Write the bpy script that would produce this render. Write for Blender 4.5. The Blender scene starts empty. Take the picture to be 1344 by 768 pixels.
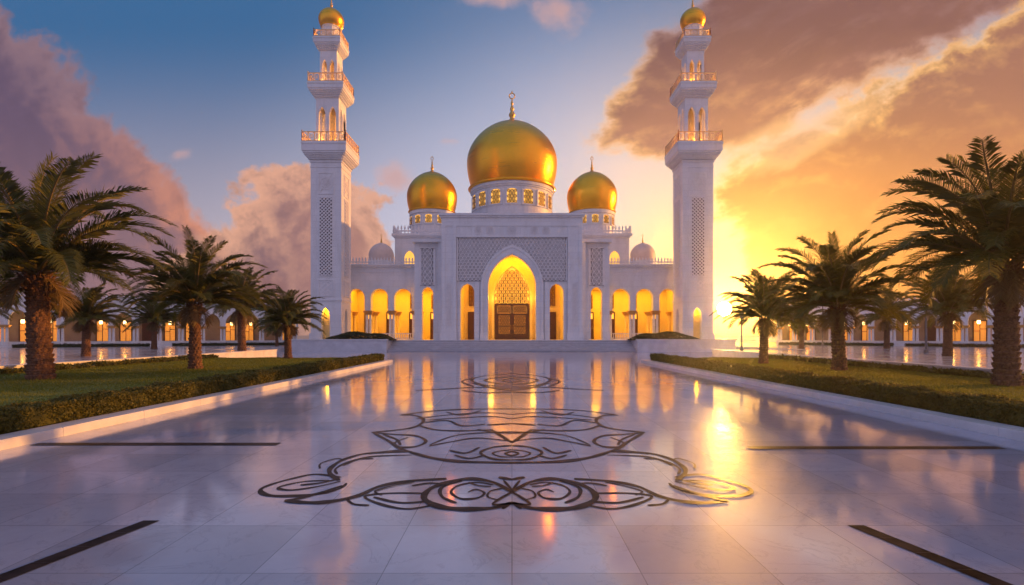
import bpy, math, random
import numpy as np
from mathutils import Matrix, Vector

R = math.radians
random.seed(7)
rng = np.random.default_rng(7)
scene = bpy.context.scene
COL = scene.collection

# ------------------------------------------------------------------ camera
cam_d = bpy.data.cameras.new("camera")
cam = bpy.data.objects.new("camera", cam_d)
COL.objects.link(cam)
cam.location = (0, 0, 1.6)
cam.rotation_euler = (R(90), 0, 0)
cam_d.sensor_width = 36
cam_d.lens = 18.2
cam_d.shift_y = 0.0417
cam_d.clip_start = 0.05
cam_d.clip_end = 6000
scene.camera = cam

scene.view_settings.view_transform = 'Standard'
scene.view_settings.look = 'None'
scene.view_settings.gamma = 1
scene.view_settings.exposure = 0.0
scene.cycles.use_denoising = True
scene.cycles.max_bounces = 7
scene.cycles.diffuse_bounces = 4
scene.cycles.glossy_bounces = 4
scene.cycles.transparent_max_bounces = 8
scene.cycles.sample_clamp_indirect = 6
scene.cycles.caustics_reflective = False
scene.cycles.caustics_refractive = False

# ------------------------------------------------------------------ sky
def heading(az, el):
    return Vector((math.sin(az) * math.cos(el), math.cos(az) * math.cos(el), math.sin(el)))


SIDE_SUN_AZ, SIDE_SUN_EL = R(74), R(5.8)          # lamp direction added apart from the visible sun, to warm the right hand faces
SIDE_SUN_DIR = heading(SIDE_SUN_AZ, SIDE_SUN_EL)
SEEN_SUN_DIR = heading(R(22.3), R(2.7))     # the visible sun disc and its glow in the sunset sky

world = bpy.data.worlds.new("World")
scene.world = world
world.use_nodes = True


class Nodes:
    """Small wrapper that chains shader nodes from Python expressions."""
    def __init__(s, tree):
        s.t = tree

    def put(s, sock, v):
        if hasattr(v, "is_output"):
            s.t.links.new(v, sock)
        elif isinstance(v, (tuple, list)) and len(v) == 3 and sock.type == 'RGBA':
            sock.default_value = (*v, 1)
        else:
            sock.default_value = v

    def m(s, op, a, b=0.0, c=0.0, clamp=False):
        n = s.t.nodes.new("ShaderNodeMath")
        n.operation = op
        n.use_clamp = clamp
        for i, v in enumerate((a, b, c)):
            s.put(n.inputs[i], v)
        return n.outputs[0]

    def add(s, a, b): return s.m('ADD', a, b)
    def sub(s, a, b): return s.m('SUBTRACT', a, b)
    def mul(s, a, b): return s.m('MULTIPLY', a, b)
    def mn(s, a, b): return s.m('MINIMUM', a, b)
    def mx(s, a, b): return s.m('MAXIMUM', a, b)

    def ss(s, x, a, b):
        n = s.t.nodes.new("ShaderNodeMapRange")
        n.interpolation_type = 'SMOOTHSTEP'
        s.put(n.inputs[0], x)
        n.inputs[1].default_value = a
        n.inputs[2].default_value = b
        n.inputs[3].default_value = 0
        n.inputs[4].default_value = 1
        return n.outputs[0]

    def mix(s, f, a, b, mode='MIX'):
        n = s.t.nodes.new("ShaderNodeMix")
        n.data_type = 'RGBA'
        n.blend_type = mode
        n.clamp_factor = True
        s.put(n.inputs[0], f)
        s.put(n.inputs[6], a)
        s.put(n.inputs[7], b)
        return n.outputs[2]

    def xyz(s, x, y, z=0.0):
        n = s.t.nodes.new("ShaderNodeCombineXYZ")
        for i, v in enumerate((x, y, z)):
            s.put(n.inputs[i], v)
        return n.outputs[0]

    def sep(s, v):
        n = s.t.nodes.new("ShaderNodeSeparateXYZ")
        s.put(n.inputs[0], v)
        return n.outputs

    def noise(s, vec, scale, detail=5.0, rough=0.55, dist=0.0):
        n = s.t.nodes.new("ShaderNodeTexNoise")
        if vec is not None:
            s.put(n.inputs['Vector'], vec)
        n.inputs['Scale'].default_value = scale
        n.inputs['Detail'].default_value = detail
        n.inputs['Roughness'].default_value = rough
        n.inputs['Distortion'].default_value = dist
        return n.outputs['Fac']

    def scale_col(s, c, f):
        n = s.t.nodes.new("ShaderNodeVectorMath")
        n.operation = 'SCALE'
        s.put(n.inputs[0], c)
        s.put(n.inputs['Scale'], f)
        return n.outputs[0]


def build_world():
    t = world.node_tree
    t.nodes.clear()
    N = Nodes(t)
    out = t.nodes.new("ShaderNodeOutputWorld")
    bg = t.nodes.new("ShaderNodeBackground")
    bg.inputs[1].default_value = 0.1
    t.links.new(bg.outputs[0], out.inputs[0])
    sky = t.nodes.new("ShaderNodeTexSky")
    sky.sky_type = 'NISHITA'
    sky.sun_disc = False
    sky.sun_elevation = SIDE_SUN_EL
    sky.sun_rotation = SIDE_SUN_AZ
    sky.air_density = 1.0
    sky.dust_density = 1.5
    sky.ozone_density = 2.0
    tc = t.nodes.new("ShaderNodeTexCoord")
    d = tc.outputs['Generated']
    x, y, z = N.sep(d)
    # direction projected on an upright plane ahead (and, mirrored, behind)
    ya = N.mx(N.m('ABSOLUTE', y), 0.12)
    u = N.m('DIVIDE', x, ya)
    v = N.m('DIVIDE', z, ya)
    front = N.ss(y, -0.25, 0.35)
    dot = t.nodes.new("ShaderNodeVectorMath")
    dot.operation = 'DOT_PRODUCT'
    t.links.new(d, dot.inputs[0])
    dot.inputs[1].default_value = SEEN_SUN_DIR
    ang = N.m('ARCCOSINE', N.mn(dot.outputs['Value'], 0.999999))     # angle from the sun
    glow = N.m('EXPONENT', N.mul(ang, -3.2))
    core = N.m('EXPONENT', N.mul(ang, -20.0))

    # ---- clear sky: Nishita, with the afterglow colours of a humid evening
    vv = N.mx(v, 0.0)
    base = N.mix(N.ss(vv, 0.0, 0.62), (5.6, 4.6, 5.2), (0.2, 1.2, 2.9))
    base = N.mix(N.ss(vv, 0.55, 1.6), base, (1.3, 2.4, 4.9))
    # sky turns paler and peach towards the sun's side
    side = N.ss(N.sub(u, N.mul(v, 0.55)), -0.85, 0.15)
    side = N.mul(side, N.ss(v, 0.85, 0.2))
    peach = N.mix(N.ss(N.sub(u, N.mul(v, 0.8)), -0.45, 0.15), (6.8, 7.3, 9.6), (9.5, 7.3, 5.9))
    base = N.mix(N.mul(side, 0.92), base, peach)
    base = N.mix(N.mul(N.ss(ang, 0.26, 0.03), 0.9), base, (11.5, 7.2, 1.9))
    base = N.mix(0.2, base, sky.outputs[0], 'ADD')

    # ---- clouds
    w1 = N.noise(N.xyz(u, v, 0.3), 2.2, 3, 0.5)
    w2 = N.noise(N.xyz(u, v, 7.3), 2.2, 3, 0.5)
    uw = N.add(u, N.mul(N.sub(w1, 0.5), 0.16))
    vw = N.add(v, N.mul(N.sub(w2, 0.5), 0.16))
    n_puff = N.sub(N.noise(N.xyz(uw, vw, 1.0), 7.5, 8, 0.58), 0.5)
    n_puff_s = N.sub(N.noise(N.xyz(N.add(uw, 0.022), N.sub(vw, 0.004), 1.0), 7.5, 8, 0.58), 0.5)
    # long streaks that climb to the right
    su = N.add(N.mul(uw, 0.92), N.mul(vw, 0.39))
    sv = N.sub(N.mul(vw, 0.92), N.mul(uw, 0.39))
    n_str = N.sub(N.noise(N.xyz(N.mul(su, 0.55), sv, 4.0), 7.0, 10, 0.60), 0.5)
    n_str_s = N.sub(N.noise(N.xyz(N.add(N.mul(su, 0.55), -0.006), N.add(sv, -0.022), 4.0), 7.0, 10, 0.60), 0.5)
    n_fine = N.sub(N.noise(N.xyz(uw, vw, 2.6), 26.0, 6, 0.6), 0.5)
    n_big = N.sub(N.noise(N.xyz(N.mul(su, 0.6), sv, 9.0), 3.0, 4, 0.5), 0.5)

    relief = N.mul(N.sub(n_puff_s, n_puff), 5.0)
    relief_r = N.mul(N.sub(n_str_s, n_str), 4.5)

    def layer(col, dens, soft, rim, body, rimw, strength=1.0, rel=0.0, relief=relief):
        dens = N.add(dens, N.mul(n_fine, 0.05))
        a = N.ss(dens, 0.0, soft)
        if strength != 1.0:
            a = N.mul(a, strength)
        c = N.mix(N.ss(dens, 0.01, rimw), rim, body)
        if rel:
            fade = N.ss(dens, 0.42, 0.06)
            relief = N.mul(relief, N.add(N.mul(fade, 0.75), 0.25))
            c = N.mix(N.m('MULTIPLY', relief, rel, clamp=True), c, rim)
            c = N.mix(N.m('MULTIPLY', relief, -rel * 1.2, clamp=True), c, N.scale_col(body, 0.72))
        return N.mix(a, col, c)

    col = base
    # big bank in the left, its edge falling to the right
    dl = N.add(N.mul(N.sub(-0.318, N.add(u, v)), 0.95), N.add(N.mul(n_puff, 0.30), N.mul(n_big, 0.12)))
    bodyl = N.mix(N.ss(v, 0.45, 0.08), (1.35, 0.90, 1.55), (2.9, 1.7, 2.0))
    riml = N.mix(N.ss(v, 0.5, 0.15), (2.9, 1.75, 2.1), (8.2, 3.1, 1.75))
    col = layer(col, dl, 0.05, riml, bodyl, 0.17, 1.0, 0.5)
    # cumulus behind the left tower
    eu = N.m('DIVIDE', N.add(u, 0.41), 0.245)
    ev = N.m('DIVIDE', N.sub(v, 0.10), 0.225)
    rr = N.m('SQRT', N.add(N.mul(eu, eu), N.mul(ev, ev)))
    dc = N.add(N.mul(N.sub(1.0, rr), 0.2), N.mul(n_puff, 0.24))
    bodyc = N.mix(N.ss(u, -0.55, -0.28), (1.9, 1.05, 1.35), (4.4, 2.0, 1.75))
    col = layer(col, dc, 0.022, (8.4, 4.2, 2.7), bodyc, 0.11, 0.95, 0.7)
    # small wisps
    for cu, cv, ru, rv in ((-0.222, 0.306, 0.055, 0.035), (0.09, 0.625, 0.07, 0.045), (-0.02, 0.655, 0.08, 0.03), (-0.12, 0.375, 0.04, 0.012),
                           (-0.645, 0.347, 0.03, 0.018)):
        au = N.m('DIVIDE', N.sub(u, cu), ru)
        av = N.m('DIVIDE', N.sub(v, cv), rv)
        q = N.sub(1.0, N.m('SQRT', N.add(N.mul(au, au), N.mul(av, av))))
        col = layer(col, N.add(N.mul(q, 0.12), N.mul(n_puff, 0.4)), 0.14, (7.6, 4.4, 3.9), (6.4, 3.6, 3.4), 0.2, 0.75)
    # upper right mass
    e1 = N.sub(v, N.add(0.328, N.mul(N.mx(N.sub(u, 0.41), 0.0), 0.46)))
    e2 = N.sub(N.sub(u, 0.15), N.mul(N.sub(v, 0.39), 0.62))
    da = N.add(N.mul(N.mn(e1, e2), 1.5), N.add(N.mul(n_str, 0.34), N.mul(n_puff, 0.16)))
    da = N.sub(da, N.mul(N.ss(v, 0.8, 1.3), 0.8))
    bodya = N.mix(N.ss(v, 0.62, 0.36), (1.55, 0.72, 0.85), (3.1, 1.35, 1.05))
    bodya = N.mix(N.ss(n_big, -0.15, 0.2), bodya, N.scale_col(bodya, 1.35))
    rima = N.mix(N.ss(u, 0.2, 0.75), (11.5, 6.2, 2.3), (10.0, 5.3, 2.5))
    rima = N.mix(N.ss(v, 0.45, 0.62), rima, (4.4, 2.9, 3.1))
    col = layer(col, da, 0.065, rima, bodya, 0.10, 0.98, 0.5, relief_r)
    # lower right mass, orange, opening towards the sun
    e3 = N.sub(N.add(0.318, N.mul(N.sub(u, 0.4), 0.585)), v)
    e4 = N.mul(N.sub(u, 0.36), 0.9)
    db = N.add(N.mul(N.mn(e3, e4), 1.3), N.add(N.mul(n_str, 0.46), N.mul(n_big, 0.12)))
    db = N.sub(db, N.mul(core, 0.3))
    bodyb = N.mix(N.ss(v, 0.5, 0.1), (2.7, 1.2, 1.1), (8.2, 2.8, 0.5))
    rimb = (12.0, 6.8, 2.0)
    col = layer(col, db, 0.06, rimb, bodyb, 0.085, 0.97, 0.5, relief_r)
    # streak between the two
    a1 = N.sub(N.sub(v, 0.385), N.mul(N.sub(u, 0.57), 0.36))
    a2 = N.m('DIVIDE', N.sub(u, 0.57), 0.2)
    a3 = N.m('DIVIDE', a1, 0.055)
    q = N.sub(1.0, N.m('SQRT', N.add(N.mul(a2, a2), N.mul(a3, a3))))
    col = layer(col, N.add(N.mul(q, 0.11), N.mul(n_str, 0.3)), 0.08, (10.5, 6.4, 2.9), (4.6, 2.5, 1.9), 0.12, 0.95)

    # ---- light of the low sun in the air
    col = N.mix(N.mul(glow, 0.20), col, (9.5, 4.0, 0.7))
    addc = N.scale_col((75.0, 38.0, 7.0), core)
    col = N.mix(1.0, col, addc, 'ADD')
    disc = N.ss(ang, 0.0125, 0.0075)
    col = N.mix(1.0, col, N.scale_col((120000.0, 56000.0, 10000.0), disc), 'ADD')
    # warm veil along the horizon on the sun's side, dusk mauve on the other
    hz = N.ss(v, 0.10, 0.0)
    hcol = N.mix(N.ss(u, -0.7, 0.25), (4.4, 2.7, 3.0), (10.0, 5.4, 1.5))
    col = N.mix(N.mul(hz, 0.55), col, hcol)
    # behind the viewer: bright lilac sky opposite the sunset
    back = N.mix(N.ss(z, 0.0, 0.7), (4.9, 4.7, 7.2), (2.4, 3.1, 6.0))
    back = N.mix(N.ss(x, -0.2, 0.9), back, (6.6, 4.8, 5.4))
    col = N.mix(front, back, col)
    # below the horizon
    col = N.mix(N.ss(z, -0.01, -0.05), col, (2.0, 1.6, 1.7))
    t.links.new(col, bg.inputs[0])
    world.cycles.sampling_method = 'MANUAL'
    world.cycles.sample_map_resolution = 2048


build_world()

sun_d = bpy.data.lights.new("sun", 'SUN')  # added side light, not aligned with the disc drawn in the sky
sun_d.energy = 5.0
sun_d.angle = R(0.6)
sun_d.color = (1.0, 0.42, 0.085)
sun = bpy.data.objects.new("sun", sun_d)
sun.rotation_euler = SIDE_SUN_DIR.to_track_quat('Z', 'Y').to_euler()
sun.location = (60, 150, 40)
COL.objects.link(sun)


# ------------------------------------------------------------------ materials
def mat(name):
    m = bpy.data.materials.new(name)
    m.use_nodes = True
    N = Nodes(m.node_tree)
    b = m.node_tree.nodes["Principled BSDF"]
    return m, N, b


def obj_coords(N):
    return N.t.nodes.new("ShaderNodeTexCoord").outputs['Object']


def bump(N, b, h, strength, dist):
    n = N.t.nodes.new("ShaderNodeBump")
    n.inputs['Strength'].default_value = strength
    n.inputs['Distance'].default_value = dist
    N.put(n.inputs['Height'], h)
    N.t.links.new(n.outputs[0], b.inputs['Normal'])


def simple(name, c, rough=0.5, metal=0.0, var=0.12, scale=3.0, bumps=0.0, bscale=30.0, spec=0.5):
    m, N, b = mat(name)
    p = obj_coords(N)
    n = N.noise(p, scale, 5, 0.6)
    lo = tuple(v * (1 - var) for v in c)
    hi = tuple(min(1, v * (1 + var)) for v in c)
    N.put(b.inputs['Base Color'], N.mix(N.ss(n, 0.3, 0.7), lo, hi))
    b.inputs['Roughness'].default_value = rough
    b.inputs['Metallic'].default_value = metal
    b.inputs['Specular IOR Level'].default_value = spec
    if bumps:
        bump(N, b, N.noise(p, bscale, 4, 0.6), bumps, 0.02)
    return m


def plaza_material(name, base, slab, rough0, ior, soft=0.45):
    m, N, b = mat(name)
    p = obj_coords(N)
    br = N.t.nodes.new("ShaderNodeTexBrick")
    br.offset = 0.0
    br.squash = 1.0
    N.put(br.inputs['Vector'], p)
    br.inputs['Scale'].default_value = 1.0
    br.inputs['Brick Width'].default_value = slab
    br.inputs['Row Height'].default_value = slab
    br.inputs['Mortar Size'].default_value = 0.0036
    br.inputs['Mortar Smooth'].default_value = 0.0
    br.inputs['Bias'].default_value = 0.0
    br.inputs['Color1'].default_value = (*[c * 0.82 for c in base], 1)
    br.inputs['Color2'].default_value = (*[min(1, c * 1.13) for c in base], 1)
    br.inputs['Mortar'].default_value = (*[c * 0.42 for c in base], 1)
    # marble clouding, veins and wear
    n1 = N.noise(p, 0.9, 6, 0.62, 0.6)
    n2 = N.noise(p, 5.0, 6, 0.65, 1.2)
    vein = N.ss(N.m('ABSOLUTE', N.sub(N.noise(p, 1.7, 7, 0.6, 1.0), 0.5)), 0.0, 0.018)
    c = N.mix(N.ss(n1, 0.35, 0.7), br.outputs['Color'], N.scale_col(br.outputs['Color'], 0.86))
    c = N.mix(N.mul(N.ss(n2, 0.45, 0.75), 0.3), c, N.scale_col(c, 0.84))
    c = N.mix(N.mul(N.sub(1.0, vein), 0.55), c, N.scale_col(c, 0.72))
    N.put(b.inputs['Base Color'], c)
    r = N.add(rough0, N.mul(N.ss(n1, 0.3, 0.75), 0.07))
    r = N.add(r, N.mul(N.ss(n2, 0.4, 0.7), 0.05))
    N.put(b.inputs['Coat Roughness'], r)
    b.inputs['Coat Weight'].default_value = 1.0
    b.inputs['Coat IOR'].default_value = ior
    b.inputs['Roughness'].default_value = soft
    b.inputs['IOR'].default_value = 1.4
    h = N.add(N.mul(N.noise(p, 2.4, 3, 0.5), 0.6), N.mul(br.outputs['Fac'], -0.5))
    bump(N, b, h, 0.10, 0.012)
    return m


def leafy(name, c1, c2, trans=0.35, rough=0.55):
    m, N, b = mat(name)
    geo = N.t.nodes.new("ShaderNodeNewGeometry")
    n = N.noise(obj_coords(N), 1.6, 3, 0.5)
    f = N.add(N.mul(geo.outputs['Random Per Island'], 0.6), N.mul(n, 0.45))
    c = N.mix(f, c1, c2)
    N.put(b.inputs['Base Color'], c)
    b.inputs['Roughness'].default_value = rough
    b.inputs['Specular IOR Level'].default_value = 0.3
    tr = N.t.nodes.new("ShaderNodeBsdfTranslucent")
    N.t.links.new(N.mix(0.5, c, (0.20, 0.16, 0.02)), tr.inputs[0])
    ms = N.t.nodes.new("ShaderNodeMixShader")
    ms.inputs[0].default_value = trans
    N.t.links.new(b.outputs[0], ms.inputs[1])
    N.t.links.new(tr.outputs[0], ms.inputs[2])
    N.t.links.new(ms.outputs[0], N.t.nodes["Material Output"].inputs[0])
    return m


def gold_material(name, c, rough, rings):
    m, N, b = mat(name)
    p = obj_coords(N)
    x, y, z = N.sep(p)
    band = N.noise(N.xyz(N.mul(x, 0.05), N.mul(y, 0.05), z), rings, 3, 0.6)
    n = N.noise(p, 1.3, 5, 0.6)
    N.put(b.inputs['Base Color'], N.mix(N.ss(n, 0.3, 0.75), c, tuple(v * 0.93 for v in c)))
    b.inputs['Metallic'].default_value = 1.0
    N.put(b.inputs['Roughness'], N.add(rough, N.mul(band, 0.16)))
    seam = N.ss(N.m('ABSOLUTE', N.sub(N.m('FRACT', N.mul(z, 1.6)), 0.5)), 0.0, 0.03)
    bump(N, b, N.add(N.mul(band, 0.6), N.mul(seam, 0.5)), 0.14, 0.05)
    return m


def emit_mat(name, c, strength, pattern=0.0):
    m, N, b = mat(name)
    b.inputs['Base Color'].default_value = (*c, 1)
    b.inputs['Roughness'].default_value = 0.3
    f = N.noise(obj_coords(N), 2.6, 4, 0.6)
    N.put(b.inputs['Emission Color'], N.mix(f, tuple(v * 0.55 for v in c), c))
    b.inputs['Emission Strength'].default_value = strength
    return m


M = {}
M['plaza'] = plaza_material('polished_marble', (0.40, 0.44, 0.55), 0.87, 0.05, 2.25)
M['terrace'] = plaza_material('terrace_marble', (0.60, 0.58, 0.58), 1.1, 0.09, 1.6)
M['ground'] = simple('pale_ground', (0.36, 0.32, 0.28), 0.9, var=0.2, scale=0.2)


def cladding():
    m, N, b = mat('white_marble_wall')
    p = obj_coords(N)
    x, y, z = N.sep(p)
    br = N.t.nodes.new("ShaderNodeTexBrick")
    N.put(br.inputs['Vector'], N.xyz(N.add(x, y), z))
    br.offset = 0.5
    br.inputs['Scale'].default_value = 1.0
    br.inputs['Brick Width'].default_value = 1.3
    br.inputs['Row Height'].default_value = 0.65
    br.inputs['Mortar Size'].default_value = 0.010
    br.inputs['Color1'].default_value = (0.76, 0.755, 0.765, 1)
    br.inputs['Color2'].default_value = (0.82, 0.81, 0.81, 1)
    br.inputs['Mortar'].default_value = (0.60, 0.585, 0.585, 1)
    n = N.noise(N.xyz(N.mul(x, 1.0), N.mul(y, 1.0), N.mul(z, 0.22)), 1.1, 6, 0.65)
    c = N.mix(N.ss(n, 0.45, 0.8), br.outputs['Color'], (0.66, 0.645, 0.63))
    N.put(b.inputs['Base Color'], c)
    b.inputs['Roughness'].default_value = 0.42
    bump(N, b, br.outputs['Fac'], -0.12, 0.01)
    return m


M['white'] = cladding()
M['carved'] = simple('carved_marble', (0.80, 0.77, 0.76), 0.5, var=0.07, scale=4)
M['recess_shade'] = simple('recess_shade_grey', (0.15, 0.13, 0.14), 0.7, var=0.1, scale=2)  # dark sheet that paints the shade inside the carved openings
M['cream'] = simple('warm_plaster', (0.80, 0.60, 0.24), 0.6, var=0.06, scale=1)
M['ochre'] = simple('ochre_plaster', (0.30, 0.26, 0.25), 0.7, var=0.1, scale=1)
M['beige'] = simple('beige_dome_stone', (0.74, 0.60, 0.52), 0.5, var=0.06, scale=2)
M['step'] = simple('step_marble', (0.66, 0.65, 0.67), 0.28, var=0.1, scale=1.5, bumps=0.05)
M['riser'] = simple('shaded_riser_tone', (0.44, 0.43, 0.46), 0.5, var=0.12, scale=2)  # greyer than the treads: shade of the step fronts put into colour
M['kerb'] = simple('kerb_marble', (0.74, 0.71, 0.68), 0.25, var=0.09, scale=1.4, bumps=0.06)
M['black'] = simple('black_granite', (0.024, 0.017, 0.014), 0.30, var=0.75, scale=5, spec=0.06)
M['gold'] = gold_material('gilded_copper', (1.0, 0.47, 0.025), 0.22, 5.0)
M['brass'] = gold_material('brass', (0.72, 0.42, 0.10), 0.3, 12.0)
M['wood'] = simple('dark_carved_wood', (0.075, 0.028, 0.014), 0.42, var=0.3, scale=5, bumps=0.2)
M['capital'] = simple('gilded_capital', (0.55, 0.30, 0.10), 0.45, metal=0.5, var=0.2, scale=6)
M['lit'] = emit_mat('lit_glass', (1.0, 0.50, 0.07), 1.5)
M['lit_dim'] = emit_mat('amber_window', (1.0, 0.40, 0.06), 0.6)
M['lit_soft'] = emit_mat('tympanum_glass', (1.0, 0.50, 0.05), 1.25)
M['door_glass'] = emit_mat('door_glazing', (1.0, 0.42, 0.06), 0.38)
M['lamp'] = emit_mat('lamp_glass', (1.0, 0.66, 0.24), 9.0)
M['screen'] = simple('bronze_screen', (0.20, 0.10, 0.035), 0.4, metal=0.3, var=0.2, scale=6)
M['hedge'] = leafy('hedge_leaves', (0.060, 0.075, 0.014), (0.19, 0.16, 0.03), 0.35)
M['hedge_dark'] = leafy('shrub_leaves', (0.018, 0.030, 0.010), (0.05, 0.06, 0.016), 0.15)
M['grass'] = leafy('grass_blades', (0.15, 0.19, 0.02), (0.27, 0.27, 0.03), 0.42)
M['soil'] = simple('turf_soil', (0.16, 0.18, 0.022), 0.95, var=0.3, scale=3)
M['frond'] = leafy('palm_fronds', (0.070, 0.105, 0.02), (0.19, 0.165, 0.03), 0.42, 0.42)
M['post'] = simple('grey_painted_post', (0.16, 0.15, 0.15), 0.5, var=0.1)


def bark_material():
    m, N, b = mat('palm_bark')
    p = obj_coords(N)
    n = N.noise(p, 5, 6, 0.65)
    n2 = N.noise(p, 22, 4, 0.6)
    c = N.mix(N.ss(n, 0.3, 0.7), (0.065, 0.028, 0.015), (0.19, 0.085, 0.042))
    c = N.mix(N.mul(N.ss(n2, 0.4, 0.7), 0.5), c, (0.30, 0.17, 0.09))
    N.put(b.inputs['Base Color'], c)
    b.inputs['Roughness'].default_value = 0.88
    bump(N, b, n2, 0.5, 0.03)
    return m


M['bark'] = bark_material()


# ------------------------------------------------------------------ mesh helpers
class MB:
    def __init__(s):
        s.v, s.f = [], []

    def face(s, pts):
        n = len(s.v)
        s.v.extend(pts)
        s.f.append(tuple(range(n, n + len(pts))))

    def box(s, x0, x1, y0, y1, z0, z1):
        n = len(s.v)
        s.v += [(x0, y0, z0), (x1, y0, z0), (x1, y1, z0), (x0, y1, z0), (x0, y0, z1), (x1, y0, z1), (x1, y1, z1), (x0, y1, z1)]
        for q in ((0, 3, 2, 1), (4, 5, 6, 7), (0, 1, 5, 4), (1, 2, 6, 5), (2, 3, 7, 6), (3, 0, 4, 7)):
            s.f.append(tuple(n + i for i in q))

    def grid(s, rows, closed=False):
        """rows: list of equally long point rows, bridged with quads."""
        n = len(s.v)
        k = len(rows[0])
        for r in rows:
            s.v.extend(r)
        for i in range(len(rows) - 1):
            for j in range(k if closed else k - 1):
                a, b = n + i * k + j, n + i * k + (j + 1) % k
                s.f.append((a, b, b + k, a + k))

    def lathe(s, prof, cx=0, cy=0, n=32, cap=True, a0=0.0):
        rows = []
        for r, z in prof:
            rows.append([(cx + r * math.cos(a0 + 2 * math.pi * i / n), cy + r * math.sin(a0 + 2 * math.pi * i / n), z) for i in range(n)])
        s.grid(rows, True)
        if cap:
            s.face(list(reversed(rows[0])))
            s.face(rows[-1])

    def tube(s, pts, r, n=6):
        rows = []
        for i, p in enumerate(pts):
            p = Vector(p)
            d = (Vector(pts[min(i + 1, len(pts) - 1)]) - Vector(pts[max(i - 1, 0)])).normalized()
            a = d.orthogonal().normalized()
            if rows:
                a = (prev - d * prev.dot(d)).normalized()
            prev = a
            b = d.cross(a)
            rr = r[i] if isinstance(r, (list, tuple)) else r
            rows.append([tuple(p + a * rr * math.cos(2 * math.pi * k / n) + b * rr * math.sin(2 * math.pi * k / n)) for k in range(n)])
        s.grid(rows, True)
        s.face(list(reversed(rows[0])))
        s.face(rows[-1])

    def xform(s, f):
        s.v = [f(*p) for p in s.v]
        return s


def link(o, parent=None):
    COL.objects.link(o)
    if parent is not None:
        o.parent = parent
        o.matrix_parent_inverse = Matrix.Translation(parent.location).inverted()
    return o


def build(name, mb, m, parent=None, smooth=False, local=False):
    me = bpy.data.meshes.new(name)
    me.from_pydata(mb.v, [], mb.f)
    me.materials.append(m)
    if smooth:
        me.polygons.foreach_set('use_smooth', [True] * len(me.polygons))
    me.update()
    o = bpy.data.objects.new(name, me)
    COL.objects.link(o)
    if parent is not None:
        o.parent = parent
        if not local:
            q = parent
            off = Vector((0, 0, 0))
            while q is not None:
                off += q.location
                q = q.parent
            o.location = -off            # the mesh is written in world coordinates
    return o


def build_np(name, v, f, m, parent=None):
    me = bpy.data.meshes.new(name)
    me.from_pydata(v.tolist() if hasattr(v, 'tolist') else v, [], f.tolist() if hasattr(f, 'tolist') else f)
    me.materials.append(m)
    me.update()
    o = bpy.data.objects.new(name, me)
    COL.objects.link(o)
    if parent is not None:
        o.parent = parent
    return o


def tag(o, label=None, cat=None, group=None, kind=None):
    if label: o['label'] = label
    if cat: o['category'] = cat
    if group: o['group'] = group
    if kind: o['kind'] = kind
    return o


def thing(name, label, cat, loc=(0, 0, 0), group=None):
    o = bpy.data.objects.new(name, None)
    o.empty_display_size = 0.3
    COL.objects.link(o)
    o.location = loc
    return tag(o, label, cat, group)


def copy_tree(o, parent=None):
    c = o.copy()
    COL.objects.link(c)
    if parent is not None:
        c.parent = parent
    for ch in list(o.children):
        copy_tree(ch, c)
    return c


def lamp_in(name, kind, loc, energy, color, parent, size=1.0, size_y=None, rot=(0, 0, 0), local=False):
    d = bpy.data.lights.new(name, kind)
    d.energy = energy
    d.color = color
    if kind == 'AREA':
        d.shape = 'RECTANGLE'
        d.size = size
        d.size_y = size_y or size
    else:
        d.shadow_soft_size = size
    o = bpy.data.objects.new(name, d)
    COL.objects.link(o)
    o.parent = parent
    off = Vector((0, 0, 0)) if local or parent is None else parent.location
    o.location = Vector(loc) - off
    o.rotation_euler = rot
    return o


def arch_z(s, c, hw, spring, apex, kind):
    x = min(abs(s - c), hw)
    rise = apex - spring
    if kind == 'round' or rise <= hw * 1.001:
        return spring + rise * math.sqrt(max(0, 1 - (x / hw) ** 2))
    r = (hw * hw + rise * rise) / (2 * hw)
    return spring + math.sqrt(max(0, r * r - (x + r - hw) ** 2))


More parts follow.
